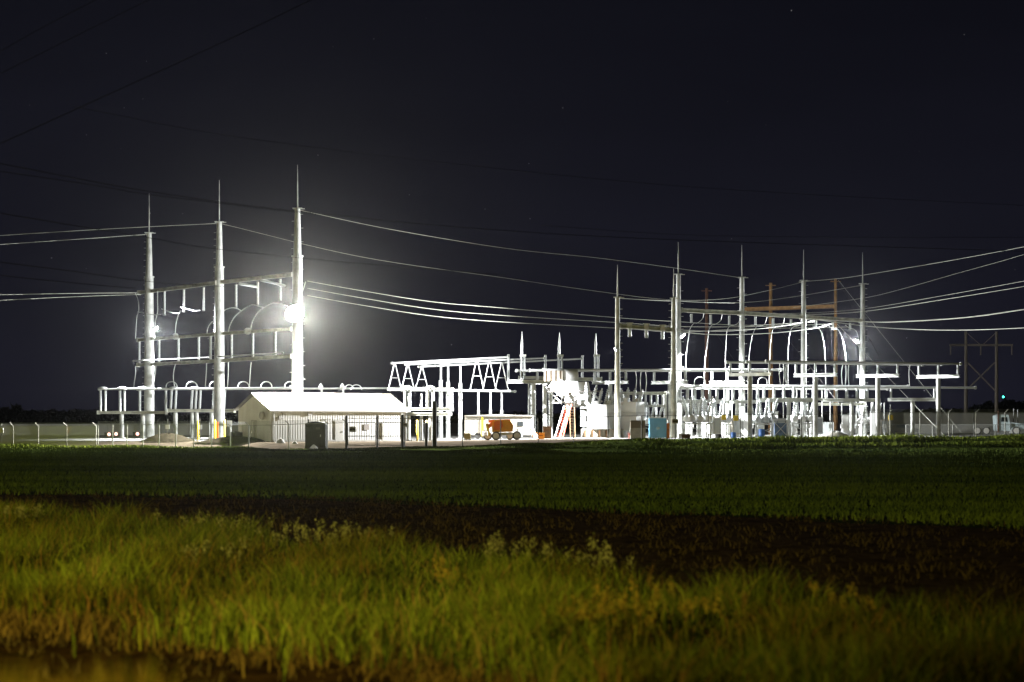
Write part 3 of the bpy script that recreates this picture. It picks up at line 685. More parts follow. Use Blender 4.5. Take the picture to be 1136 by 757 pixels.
# ------------------------------------------------------------ control shed
a35=R(35); U=Vector((math.cos(a35),math.sin(a35),0)); V=Vector((-math.sin(a35),math.cos(a35),0)); Z=Vector((0,0,1))
C0=Vector(((301-568)*250/F,250,-.05)); LEN,WID,HT,RH=16.4,7.1,3.42,1.55
sh=thing('control_shed','long white metal shed with gabled roof in front of the big lamp pole','shed',C0)
def S(u,v,z): return C0+U*u+V*v+Z*z
mb=MB()
mb.poly([S(0,0,0),S(LEN,0,0),S(LEN,0,HT),S(0,0,HT)],V*.12)
for i in range(int(LEN/.3)): 
    u=.15+i*.3; mb.bar(S(u,.002,0.02),S(u,.002,HT-.02),.09,.018)
mb.build('front_wall','wall',sh)
mb=MB().poly([S(0,.12,0),S(0,WID,0),S(0,WID,HT),S(0,WID/2,HT+RH-.05),S(0,.12,HT)],U*.12)
for i in range(int(WID/.3)):
    v=.3+i*.3; mb.bar(S(-.02,v,.02),S(-.02,v,HT-.05+ (RH-.1)*(1-abs(v-WID/2)/(WID/2))),.05,.03)
mb.build('gable_wall','wall',sh)
MB().poly([S(LEN-.12,.12,0),S(LEN-.12,WID,0),S(LEN-.12,WID,HT),S(LEN-.12,WID/2,HT+RH-.05),S(LEN-.12,.12,HT)],U*.11).build('gable_wall','wall',sh)
MB().poly([S(.12,WID-.12,0),S(LEN-.12,WID-.12,0),S(LEN-.12,WID-.12,HT),S(.12,WID-.12,HT)],V*.11).build('rear_wall','wall',sh)
o=.4; k=RH/(WID/2); e=.45
mb=MB()
for (v0,zz0,v1,zz1) in ((-e,HT-e*k,WID/2,HT+RH),(WID+e,HT-e*k,WID/2,HT+RH)):
    mb.poly([S(-o,v0,zz0+.05),S(LEN+o,v0,zz0+.05),S(LEN+o,v1,zz1+.05),S(-o,v1,zz1+.05)],Z*.07)
    for i in range(int((LEN+.8)/.6)):
        u=-o+.3+i*.6; mb.bar(S(u,v0,zz0+.14),S(u,v1,zz1+.14),.05,.05)
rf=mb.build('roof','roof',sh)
MB().tube([S(-o,WID/2,HT+RH+.11),S(LEN+o,WID/2,HT+RH+.11)],.09,8).build('ridge_cap','roof',rf)
MB().bar(S(-o,-e-.02,HT-e*k+.0),S(LEN+o,-e-.02,HT-e*k+.0),.05,.16).build('fascia','trim',rf)
for u in (0.02,LEN-.02): MB().bar(S(u,-.03,0),S(u,-.03,HT-.1),.14,.14).build('corner_trim','trim',sh)
MB().bar(S(0,-.06,.12),S(LEN,-.06,.12),.06,.2).build('base_flashing','trim',sh)
dr=MB().bar(S(-.06,3.6,0),S(-.06,3.6,2.1),.07,1.0).build('door','door',sh)
MB().box(S(-.14,3.95,1.05),(.1,.1,.12)).build('handle','chrome',dr)
MB().bar(S(-.05,3.05,0),S(-.05,3.05,2.2),.05,.08).bar(S(-.05,4.15,0),S(-.05,4.15,2.2),.05,.08).bar(S(-.05,3.05,2.22),S(-.05,4.15,2.22),.06,.1).build('door_frame','trim',sh)
MB().lathe(S(-.35,1.05,2.75),[(0,.42),(.28,.42),(.36,.30)],14,-U).build('vent_hood','trim',sh,smooth=True)
MB().tube([S(.9+math.cos(t)*.42,-.12,2.75+math.sin(t)*.42) for t in [i*.45-2.6 for i in range(9)]],.07,6).build('coiled_pipe','trim',sh,smooth=True)
MB().box(S(.9,-.15,2.55),(.25,.2,.35),a35).build('wall_lamp','trim',sh)
for u in (4.5,): MB().box(S(u,-.15,2.95),(.5,.2,.3),a35).build('wall_box','trim',sh)
dr=MB().box(S(8.1,-.07,1.07),(.95,.07,2.1),a35).build('door','door',sh); MB().box(S(8.45,-.13,1.05),(.1,.08,.12),a35).build('handle','chrome',dr)
MB().box(S(8.1,-.06,2.2),(1.15,.08,.1),a35).build('door_frame','trim',sh)
MB().tube([S(.25,-.12,.05),S(.25,-.12,HT-.3)],.05,6).build('downpipe','trim',sh); MB().tube([S(LEN-.3,-.12,.05),S(LEN-.3,-.12,HT-.3)],.05,6).build('downpipe','trim',sh)
MB().tube([S(6.2,-.08,.1),S(6.2,-.08,2.4),S(6.9,-.08,2.4)],.03,6).build('conduit','trim',sh); MB().box(S(6.2,-.1,1.4),(.35,.15,.5),a35).build('meter_box','grey',sh)
MB().box(S(11.45,-.08,1.55),(.55,.06,.62),a35).build('vent_panel','sign',sh)
MB().box(S(13.5,-.08,1.1),(.12,.1,1.9),a35).build('conduit','trim',sh)
g=S(-1.0,5.6,0); t=thing('cooling_unit','dark box shaped cooling unit on the ground by the shed gable','cooling unit',g)
MB().box(g+Z*.55,(.95,.8,.95),a35).build('casing','dark',t); MB().lathe(g+Z*1.03,[(0,.3),(.06,.28)],14).build('fan_grille','darksteel',t); MB().box(g+Z*.035,(1.2,1,.07),a35).build('pad','conc',t)

# portable toilet
g=GP(350.5,231); t=thing('portable_toilet','dark navy portable toilet cabin standing before the shed wall','portable toilet',g)
w=1.95; MB().box(g+Z*1.13,(w,1.4,2.1)).build('cabin','dark',t)
MB().box(g+Z*.05,(w*1.03,1.5,.14)).build('skid','dark',t)
MB().poly([g+Vector((-w/2-.03,-.75,2.18)),g+Vector((w/2+.03,-.75,2.18)),g+Vector((w/2-.1,-.75,2.36)),g+Vector((.35,-.75,2.5)),g+Vector((-.35,-.75,2.5)),g+Vector((-w/2+.1,-.75,2.36))],(0,1.5,0)).build('roof','dark',t)
dd=MB().box(g+Vector((0,-.73,1.1)),(1.25,.06,1.9)).build('door','dark',t); MB().box(g+Vector((.5,-.78,1.15)),(.08,.05,.2)).build('handle','grey',dd)
MB().box(g+Vector((.25,-.78,1.85)),(.4,.04,.22)).build('vent','darksteel',dd)
MB().tube([g+Vector((-.75,.5,2.2)),g+Vector((-.75,.5,2.72))],.06,8).build('vent_pipe','dark',t)

# bollards
def bollard(px,d,y0,lab,m='yellow'):
    g=GP(px,d); h=ZP(y0,d)-g.z; t=thing('bollard',lab,'bollard',g,'yellow bollards in the yard')
    MB().lathe(g,[(0,.11),(h-.08,.11),(h,.05)],10).build('post',m,t,smooth=True); MB().lathe(g,[(0.0,.2),(.08,.2)],10).build('base_plate','conc',t)
bollard(219.5,258,466,'lone yellow bollard below the low left platform'); bollard(238.5,262,466,'left of two yellow bollards flanking the middle left pole base','orange' and 'yellow'); bollard(241.5,264,468,'orange-tinted bollard between the yellow ones at the middle left pole','orange'); bollard(249,260,466,'right yellow bollard beside the middle left pole')
bollard(463,257,466,'yellow bollard just right of the shed'); bollard(473,256.5,466,'stout yellow bollard behind the dark gate post, second right of the shed')
def meter(px,d,y0,yb,lab,m='white',w=.45):
    g=GP(px,d); c=W(px,yb,d); t=thing('meter_post',lab,'meter box',g,'small boxes on posts')
    MB().bar(g,(g.x,g.y,ZP(y0,d)),.07,.07).build('post','fpost',t); MB().box((c.x,c.y-.1,c.z),(w,.16,w*1.1)).build('box',m,t)
meter(186,262,465,473.5,'white meter box on a thin post before the low left platform')
meter(222,268,464,474,'white box with red mark behind the lone yellow bollard')
meter(1.5,249,470,477.5,'white notice plate on the fence at the left picture edge')
meter(988,262,449,463.5,'yellow warning sign on a tall thin post right of the last tall pole','yellow',.5)
meter(254.5,268,466,470,'white cabinet post just left of the shed gable','white',.6)
# white conduits curved by pole 2
wire([W(252,468,270),W(256,475,270),W(255,487,270)],'white cable curling down beside the middle left pole base',None,.06,'bus','ground_cable')
# small red work lights
for p,y,lab in ((121,482,'small pinkish lamp low behind the fence, left one'),(152.5,481.5,'pair of pinkish lamps low behind the leftmost steel pole')):
    v=W(p,y,330); t=thing('vehicle_light',lab,'lamp',v,'small lamps beyond the left bay')
    em=emit('pink_lamp',(1,.5,.42),4); MB().lathe(v,[(0,.24),(.06,.22)],10,(0,-1,0)).lathe(v+Vector((.95,0,.05)),[(0,.24),(.06,.22)],10,(0,-1,0)).build('lens',em,t)
    MB().box(v+Vector((.45,.25,-.15)),(2.2,.4,.8)).build('housing','darksteel',t)
    MB().box(v+Vector((.45,.3,-.75)),(.5,.3,.4)).build('stand','darksteel',t)
v=W(1113,440.5,900); t=thing('traffic_signal','tiny green signal light over the far trees at right','signal light',v)
MB().lathe(v,[(0,.35),(.1,.3)],10,(0,-1,0)).build('lens',emit('green_lamp',(.05,1,.7),10),t); MB().box(v+Vector((0,.3,0)),(.9,.4,.9)).build('housing','dark',t); MB().bar(v+Vector((0,.5,-.4)),(v.x,v.y+.5,0),.15,.15).build('mast','dark',t)

# ------------------------------------------------------------ A-frame bus area (centre left)
GAf='A frames on the centre bus'
DA=276
tubes=[((434,403),(564,396.3),270,281,'front'),((449,404.6),(605,397.3),273,284,'middle'),((464,407),(646,398.2),276,288,'rear')]
TL=[]
for (a,b,d0,d1,nm) in tubes:
    p0=W(*a,d0); p1=W(*b,d1); TL.append((p0,p1)); busbar(p0,p1,f'upper {nm} tube resting on the A frames left of the transformer','upper tubes on the A frames',.12)
def onT(i,px): 
    p0,p1=TL[i]; x,y=OL(px,p0,p1); t=(y-p0.y)/(p1.y-p0.y); return Vector((x,y,p0.z+(p1.z-p0.z)*t))
lowz=432.5
LB=[]
for i,((a,b),off) in enumerate((((404,518),-1),((404,555),0),((432,569),1))):
    pass
for (a,b,dd,nm) in ((430,552,271,'front'),(432,566,275,'middle'),(445,572,279,'rear')):
    busbar(W(a,432.2+(dd-271)*.12,dd),W(b,433.5+(dd-271)*.12,dd+5),f'lower {nm} tube under the A frames','lower tubes under the A frames',.13)
busbar(W(446,431.2,262.5),W(503,431.8,261),'short front tube across the domed caps right of the shed','lower tubes under the A frames',.12)
for s,(apx,dx) in enumerate((((438,452.5,468),7.2),((529,543,556.5),7.4))):
    for i,p in enumerate(apx):
        top=onT(i,p); t=thing('a_frame',f'white A frame between lower and upper tubes, {["left","middle","right"][i]} of three in the {["left","right"][s]} set','A frame',top,GAf)
        zb=ZP(433,top.y); hw=dx*top.y/F
        L0=Vector((top.x-hw,top.y,zb)); R0=Vector((top.x+hw,top.y,zb))
        MB().tube([top-Z*.1+Vector((-.06,0,0)),L0],.055,6).build('leg','bus',t); MB().tube([top-Z*.1+Vector((.06,0,0)),R0],.055,6).build('leg','bus',t)
        MB().tube([top.lerp(L0,.55),top.lerp(R0,.55)],.04,6).build('crossbar','bus',t)
for p,i,yj,lab in ((489,0,422,'left'),(497,1,424,'middle'),(510.7,2,425,'right')):
    top=onT(i,p); g=GXY(top.x,top.y); zj=ZP(yj,top.y)
    t=thing('support_column',f'tall column with insulator top under the upper tubes, {lab} of three','column',g,'tall columns under the upper tubes')
    MB().lathe(g,[(.1,.23),(zj-g.z,.21)],12).build('shaft','steel',t,smooth=True); MB().box(g+Z*.05,(.9,.9,.1)).build('footing','conc',t)
    insulator(Vector((top.x,top.y,zj)),top-Z*.12,f'slender insulator on top of the {lab} tall column under the upper tubes','insulators on the tall columns',r=.13)
for p,lab,dd in ((530.5,'left',275),(544,'middle',278),(556.5,'right',281)):
    g=GP(p,dd); zj=ZP(455,dd); t=thing('support_column',f'column rising behind the white trailer, {lab} of three','column',g,'columns behind the white trailer')
    MB().lathe(g,[(.1,.17),(zj-g.z,.17)],10).build('shaft','steel',t,smooth=True)
    MB().box(g+Z*.05,(.8,.8,.1)).build('footing','conc',t)
    insulator(Vector((g.x,g.y,zj)),Vector((g.x,g.y,ZP(434.5,dd))),f'slender insulator above the white trailer, {lab} of three','insulators above the white trailer',r=.13)
for i,(p,y0,y1,dd) in enumerate(((564,393.5,421,281),(605,394,421,284),(646,394.5,421,288))):
    insulator(W(p,y1,dd),W(p,y0,dd),f'tall insulator holding the right end of the {["front","middle","rear"][i]} upper tube','insulators at the ends of the upper tubes',r=.16)
# open switch blades
for i,(p,y0,dd) in enumerate(((579,368,279),(620.5,369,282),(661,370,285))):
    nm=['left of the transformer','above the transformer tank','right above the transformer'][i]
    for j,q in enumerate((p-.8,p+2.8)):
        insulator(W(q,420.5,dd+j*.6),W(q,395.5,dd+j*.6),f'{["left","right"][j]} insulator of the twin pair {nm}, below a raised blade','twin insulators of the open switches',r=.15)
    c=W(p+1,394.6,dd); t=thing('switch_blade',f'pointed white switch blade raised upright, {nm}','switch blade',c,'raised switch blades')
    MB().tube([W(p-.4,395,dd),W(p-.2,380,dd),W(p+.2,y0,dd)],[.16,.12,.03],8).build('blade','bus',t,smooth=True)
    MB().box(c,(.75,.9,.22)).build('hinge','steel',t)
# double beams under the open switches
for a,b,y,dd,lab in ((563,625,423.5,279,'left of and over the transformer'),(633,668,421,284,'behind the conservator of the transformer'),(575,603,419,283,'short rear one left of the transformer')):
    beam(W(a,y,dd),W(b,y,dd),f'horizontal switch beam {lab}','switch beams near the transformer',.8,.42 if y>420 else .3,'steel')
for p,dd,y,w,lab in ((591.5,279,424,.30,'wide column under the left switch beam'),(604.5,276,424,.27,'column left of the conservator box'),(611,277,426,.2,'studded column right of the conservator box'),(586.5,281,424,.09,'thin conduit pole beside the wide column')):
    g=GP(p,dd); t=thing('support_column',lab+' near the transformer','column',g,'columns of the open switches')
    MB().lathe(g,[(.1,w),(ZP(y+1.8,dd)-g.z,w)],12).build('shaft','steel',t,smooth=True); MB().box(g+Z*.05,(w*3,w*3,.1)).build('footing','conc',t)
    if w in (.2,.3):
        mb=MB(); z=g.z+.8
        while z<ZP(y+3,dd): mb.box((g.x,g.y,z),(w*2.5,w*2.5,.06)); z+=.6
        mb.build('band','steel',t)
# disconnect unit right of shed
beam(W(449,454,262.5),W(502,454,261),'upper platform beam right of the shed, under insulator pairs','platform beams right of the shed',.8,.3,'steel')
beam(W(449,459.5,262.5),W(500,459.5,261),'lower platform beam right of the shed, just below the other','platform beams right of the shed',.8,.3,'steel')
ks=[(449.5,430,262.4),(454.4,430,262.3),(474.5,430,261.7),(480.2,430,261.6),(501,430,261)]
for i,(p,y,dd) in enumerate(ks):
    insulator(W(p,452.3,dd),W(p,431.6,dd),f'thick insulator on the platform right of the shed, {ORD[i+1]} from the shed','insulators right of the shed',r=.2)
for p,dd,lab in ((451.8,262.3,'beside the shed roof end'),(477.3,261.7,'farther from the shed')):
    tag(MB().lathe(W(p,430.2,dd),[(-.2,.55),(0,.55),(.16,.35),(.24,.1)],12).build('corona_cap','bus',smooth=True),f'domed cap over an insulator pair, {lab}','cap','domed caps right of the shed')
for p,dd,w,lab in ((453,262.3,.24,'touching the shed corner'),(467.5,261.9,.16,'between the yellow bollards'),(478,261.6,.27,'behind the dark gate post')):
    g=GP(p,dd); t=thing('support_column',f'white column under the platform right of the shed, {lab}','column',g,'columns right of the shed')
    MB().lathe(g,[(.1,w),(ZP(461.2,dd)-g.z,w)],12).build('shaft','steel',t,smooth=True); MB().box(g+Z*.05,(.9,.9,.1)).build('footing','conc',t)
insulator(W(467.5,452,261.9),W(467.5,437,261.9),'slim insulator standing alone between the two thick pairs right of the shed','insulators right of the shed',r=.12)

# ------------------------------------------------------------ transformer
g=GP(668,272); tr=thing('power_transformer','huge white power transformer with tilted bushings and conservator tank','transformer',g)
def bx(p0,y0,p1,y1,d,dp,name,m,parent=tr,rz=0):
    a=W(p0,y1,d); b=W(p1,y0,d); c=(a+b)/2; c.y+=dp/2; return MB().box(c,((b.x-a.x)*1.0,dp,b.z-a.z),rz).build(name,m,parent)
tk=bx(656,449,680,476,270,2.4,'main_tank','white',rz=R(-28)); 

bx(690,446,712,478,271,2.2,'side_tank','white',rz=R(-28))
bx(681.2,452,688.3,477,273,2,'link_duct','beige')
mb=MB()
for i in range(9): 
    q=644.5+i*1.25; a=W(q,452,271.2+.02*i); b=W(q,473,271.2); mb.box(((a+b)/2)+Vector((0,.9,0)),(.05,1.8,a.z-b.z))
mb.bar(W(644,452.5,271),W(655.5,452.5,271),.15,.15).bar(W(644,472.5,271),W(655.5,472.5,271),.15,.15)
mb.build('radiator','grey',tr)
bx(645,476,692,486,270.5,2.6,'base_skid','beige')
for q in (648,656,664,672,684): bx(q,477,q+2.2,485.5,270,.4,'skid_rib','brown')
MB().lathe(W(625.5,418,275),[(0,.35),(.05,.82),(1.5,.85),(1.55,.4)],18,(1,.25,0)).build('conservator_tank','white',tr,smooth=True)
bx(603.5,411.5,625,423,275,1.6,'expansion_box','beige')
for q in (606,611,616.5,621.5): bx(q,411,q+1.2,423.3,274.9,.1,'rib','brown')
for (a,b,w) in (((612,426),(640,448),.9),((620,424),(652,442),.7),((634,426),(634,449),1.5)):
    MB().bar(W(*a,274),W(*b,273),w,w).build('cable_throat','white',tr)
MB().bar(W(613,446.5,274),W(643,446.5,274),.8,.22).build('catwalk','steel',tr)
MB().bar(W(607,434.5,271.5),W(668,434.5,271.5),.1,.14).build('handrail','darksteel',tr)
for q in (623,637,648,659): MB().bar(W(q,434.5,271.5),W(q,449,271.5),.07,.07).build('rail_post','darksteel',tr)
MB().poly([W(640,424,274),W(653,424,274),W(657,446,274),W(648,452,274),W(634,449,274)],(0,1.8,0)).build('turret','white',tr)
def bush(p,y,p2,y2,d,r=.2):
    a=W(p,y,d); b=W(p2,y2,d); L=(b-a).length; prof=[]; n=8
    for q in range(n): prof+=[(q*L/n*.85,r*.55),(q*L/n*.85+.06*L,r)]
    prof+=[(L*.87,r*.35),(L,r*.35)]
    MB().lathe(a,prof,10,b-a).build('bushing','porc',tr,smooth=True)
for i,(p,y,p2,y2) in enumerate(((643,449,637,427),(650,449,650,424),(657,449,662,427),(664,449,668,431),(671,449,676,429),(678,449,684,431),(690,446,689,431),(696,446,697,430),(703,446,705,431),(710,446,713,432))): bush(p,y,p2,y2,271.5,.22)
MB().tube([W(628,440,273),W(640,444,272.5),W(652,447,272)],.14,8).build('oil_pipe','white',tr,smooth=True)
for (a,b) in (((606,430),(622,447)),((613,447),(620,436)),((640,436),(655,449)),((649,430),(668,446)),((683,440),(700,446)),((630,449),(655,451))): MB().tube([W(*a,273.2),W(*b,272.4)],.10,6).build('pipe','white',tr)
for (p,y,w,h) in ((615,430,.7,.6),(622,428,.6,.9),(647,441,.8,.6),(663,447,.5,.4),(676,447,.6,.5),(695,444,.5,.5),(706,444,.7,.4),(684,470,.6,1.2),(651,474,.8,.3)): MB().box(W(p,y,271.6),(w,.6,h),R(-28)).build('control_box','white' if w<.75 else 'grey',tr)
for q in (650,655): MB().bar(W(q-6,473,270.9),W(q+3,454,270.9),.08,.1).build('radiator_brace','white',tr)
MB().bar(W(672,443,272),W(690,443,272),.35,.25).build('top_frame','steel',tr)
# low portal row behind transformer/blue locker
beam(W(688,436.5,282),W(739,436.5,284),'low portal beam right of the transformer, over the brown panel','crossbeams of the right yard',.4,.34)
for i,p in enumerate((697,703,709,716,722,729,735)):
    insulator(W(p,449,282),W(p,438,282),f'short insulator below the low portal beam right of the transformer, {ORD[i+1]} from the left','insulators of the low portal',r=.16)
for p in (693,738):
    g=GP(p,283); t=thing('support_column',f'portal column {"between transformer halves" if p<700 else "left of the shaded steel pole"}','column',g,'columns of the low portal')
    MB().lathe(g,[(.1,.2),(ZP(438,283)-g.z,.2)],10).build('shaft','steel',t,smooth=True); MB().box(g+Z*.05,(.8,.8,.1)).build('footing','conc',t)
beam(W(695,450.5,282),W(739,450.5,282),'lower shelf beam of the portal right of the transformer','crossbeams of the right yard',.4,.25,'steel')
# light blue locker and clutter
g=GP(729.5,262); t=thing('storage_locker','light blue storage locker between transformer and shaded pole','locker',g)
zt=ZP(464,262); hh=zt-g.z; MB().box(g+Z*(hh/2+.02),(1.85,1.3,hh-.05)).build('body','blue',t)
for s in (-1,1):
    q=MB().box(g+Vector((s*.45,-.67,hh/2)),(.84,.04,hh*.88)).build('door','blue',t); MB().box(g+Vector((s*.1,-.72,hh/2)),(.05,.05,.3)).build('handle','chrome',q)
MB().box(g+Z*(hh+.03),(1.95,1.4,.08)).build('lid','white',t)
for p,dd,m,lab,w,h in ((741,262,'orange','orange barrel like post right of the blue locker',.3,1.6),(702,262,'red','red toolbox at the foot of the transformer',.9,.5),(712,263,'darksteel','dark spool left of the blue locker',.7,.9),(600,259,'amber','small amber machine box beside the wide column',.8,.6),(607,262,'brown','brown timber pallet stack beside the ladder',.9,1.3),(758,264,'conc','pale block at the foot of the shaded pole',1.0,.45)):
    g=GP(p,dd); t=thing('toolbox' if 'toolbox' in lab else 'site_crate',lab,'crate',g,'crates and site gear')
    MB().box(g+Z*(h/2),(w,.6,h)).build('body',m,t); MB().box(g+Z*(h+.03),(w*1.08,.66,.06)).build('lid',m,t)
    MB().box(g+Vector((0,-.33,h*.6)),(w*.5,.05,.06)).build('handle','darksteel',t)
def ladder(a,b,w,m,rm,label):
    a,b=Vector(a),Vector(b); t=thing('ladder',label,'ladder',a,'ladders by the transformer'); n=Vector((.86,-.5,0))*w/2
    MB().bar(a-n,b-n,.09,.12).build('side_rail',m,t); MB().bar(a+n,b+n,.09,.12).build('side_rail',m,t)
    L=(b-a).length; k=int(L/.33)
    for i in range(1,k): q=a.lerp(b,i/k); MB().bar(q-n,q+n,.06,.06).build('rung',rm,t)
ladder(GP(618,266),W(628.5,451,268.5),.62,'white','red','leaning red and white ladder left of the transformer')
ladder(GP(622,266.5),W(631.5,449,269),.5,'red','red','dark red ladder close behind the red and white one')
ladder(GP(635.5,267),W(634.5,452,269),.6,'brown','brown','brown wooden ladder right of the red and white ladder')
ladder(GP(595.5,257),W(585.5,468,258),.35,'orange','orange','short orange folded ladder right of the white trailer')

# ------------------------------------------------------------ trailer and boom lift
g=GP(553,266); t=thing('office_trailer','low white site trailer behind the orange boom lift','trailer',g)
a=W(515.5,0,266).x; b=W(592,0,266).x; zt=ZP(462,266)
MB().box(((a+b)/2,267.2,(g.z+.45+zt)/2),(b-a,2.4,zt-g.z-.45)).build('body','trailerwhite',t)
MB().poly([Vector((a-.05,265.9,zt)),Vector((b+.05,265.9,zt)),Vector((b+.05,265.9,zt+.08)),Vector(((a+b)/2,265.9,zt+.22)),Vector((a-.05,265.9,zt+.08))],(0,2.6,0)).build('roof','trailerwhite',t)
mb=MB(); x=a+.3
while x<b-.2: mb.box((x,265.985,(g.z+.5+zt)/2),(.03,.02,zt-g.z-.6)); x+=.6
mb.build('side_ribs','trailerwhite',t)
bw=bx(574,468,580.5,473,265.96,.05,'window','glass',t); 
dr=bx(575,474.5,580,485,265.95,.05,'door','grey',t)
bx(534,463,536,484,265.94,.06,'corner_stripe','yellow',t)
for q in (530,560): 
    c=W(q,0,265.9); MB().lathe((c.x,266,g.z+.36),[(0,.36),(.25,.36)],16,(0,1,0)).build('wheel','rubber',t)
MB().box(((a+b)/2,267.2,g.z+.38),(b-a-.5,1.2,.14)).build('chassis','darksteel',t)

g=GP(562,254); bl=thing('boom_lift','orange boom lift with pale wheels parked before the white trailer','boom lift',g)
def wheel(px,d,r,par,w=.4):
    x=(px-568)*d/F; z=H(px,d)
    ty=MB().lathe((x,d-.2,z+r),[(0,r*.86),(.05,r),(w-.05,r),(w,r*.86)],20,(0,1,0)).build('wheel','rubber',par,smooth=True)
    MB().lathe((x,d-.23,z+r),[(0,r*.35),(.02,r*.7),(.1,r*.7)],16,(0,1,0)).build('rim','rim',ty)
wheel(550.3,253,.46,bl); wheel(573.5,253,.46,bl); wheel(541,255.6,.46,bl); wheel(565.5,256,.42,bl)
MB().bar(W(548,481.5,254.4),W(575,481.5,254.4),1.2,.28).build('chassis','white',bl)
MB().bar(W(550,482.5,253.4),W(550,482.5,255.6),.2,.2).bar(W(573.5,482.5,253.4),W(573.5,482.5,255.8),.2,.2).build('axle','darksteel',bl)
MB().poly([W(545.5,474,253.6),W(546.5,468,253.6),W(549,466,253.6),W(562,465.8,253.6),W(567,468,253.6),W(569.5,472,253.6),W(569,479,253.6),W(546,480,253.6)],(0,1.9,0)).build('counterweight','amber',bl)
MB().poly([W(548,469,253.5),W(551,467,253.5),W(557,466.8,253.5),W(558,473,253.5),W(555,477,253.5),W(548,477.5,253.5)],(0,.09,0)).build('engine_cover','redor',bl)
MB().poly([W(560,470,253.5),W(567,471.5,253.5),W(566.8,477.5,253.5),W(560,478,253.5)],(0,.09,0)).build('tank_cover','amber',bl)
MB().bar(W(541,474,254),W(548,469,254),.45,.4).build('boom_base','orange',bl)
MB().bar(W(542,467.5,254.5),W(566,466.8,254.5),.28,.3).build('lower_boom','orange',bl)
MB().bar(W(540,470,253.6),W(542.5,484,253.6),.25,.35).build('jib','yellow',bl)
mb=MB()
for (p0,y0,p1,y1) in ((536,478,541,478),(536,484,541,484),(536,478,536,484),(541,478,541,484)): mb.tube([W(p0,y0,253.2),W(p1,y1,253.2)],.045,6)
mb.build('basket','white',bl)
MB().box(W(538.5,483.2,253.6),(.6,.7,.1)).build('basket_floor','white',bl)
# portable generator left of trailer
g=GP(518.5,258); t=thing('generator','small olive generator on the ground left of the white trailer','generator',g)
MB().box(g+Z*.45,(.7,.9,.6)).build('casing',mat('olive_paint',(.12,.12,.05),.6),t); MB().box(g+Z*.08,(.85,1,.1)).build('skid','darksteel',t); MB().tube([g+Vector((.1,0,.75)),g+Vector((.1,0,1.05))],.04,8).build('exhaust','darksteel',t)
MB().tube([g+Vector((-.33,-.4,.8)),g+Vector((-.33,-.4,.95)),g+Vector((.33,-.4,.95)),g+Vector((.33,-.4,.8))],.03,6).build('handle','steel',t)

# ------------------------------------------------------------ wooden structures
def wpole(px,topy,d,m,label,group,r=.24):
    g=GP(px,d); t=thing('wooden_pole',label,'pole',g,group); zt=ZP(topy,d)
    MB().lathe(g,[(0,r*1.25),((zt-g.z)*.5,r),(zt-g.z,r*.75)],12).build('shaft',m,t,smooth=True)
    MB().bar((g.x-.7,g.y,zt-.35),(g.x+.7,g.y,zt-.35),.14,.12).build('top_arm',m,t); return t
GW='wooden poles behind the right row'
wpole(784,320,330,'redwood','dark reddish wooden pole between first and second tall poles',GW,.26)
wpole(855,314,326,'wood','orange wooden pole right of the second tall pole',GW,.28)
wpole(927,309.5,322,'wood','brown wooden pole between third and last tall poles',GW,.24)
beam(W(822,343.5,327),W(926,340,322),'long orange timber crossarm behind the right pole row',None,.3,.5,'wood','timber_crossarm')
for i,(a,b,da,db,lab) in enumerate((((930,311),(1066,480),322,300,'long guy wire from the brown pole top to the right ground'),((929,360),(1046,482),322,296,'guy wire from midway up the brown pole to the right end support'),((857,355),(934,452),326,300,'guy wire sloping right from the orange wooden pole'),((786,358),(835,430),330,310,'guy wire sloping right from the dark reddish pole'),((930,312),(975,395),322,315,'second short guy wire beside the long one from the brown pole top'))):
    span(W(*a,da),W(*b,db),0,lab,'guy wires of the wooden poles',.018,'darksteel' if i>1 else 'wire','guy_wire')
# far H frame
t=thing('h_frame_tower','dim wooden H frame pylon with X brace beyond the right end','pylon',GP(1088,350))
for p in (1071.5,1105.5): MB().lathe((W(p,0,350).x,350,0),[(0,.3),(ZP(368,350),.2)],10).build('leg','dimwood',t,smooth=True)
MB().bar(W(1053.5,383,350),W(1123.5,383,350),.3,.28).build('crossarm','dimwood',t)
MB().bar(W(1073,402,350),W(1104.5,434,350),.14,.18).bar(W(1104,402,350),W(1073,432,350),.14,.18).build('cross_brace','dimwood',t)
MB().bar(W(1073,370,350),W(1088,383,350),.08,.08).bar(W(1104,370,350),W(1090,383,350),.08,.08).build('knee_brace','dimwood',t)
for p in (1054.5,1088,1122.5):
    MB().tube([W(p,384,350),W(p,394,350)],.09,6).build('insulator_string','dimwood',t)

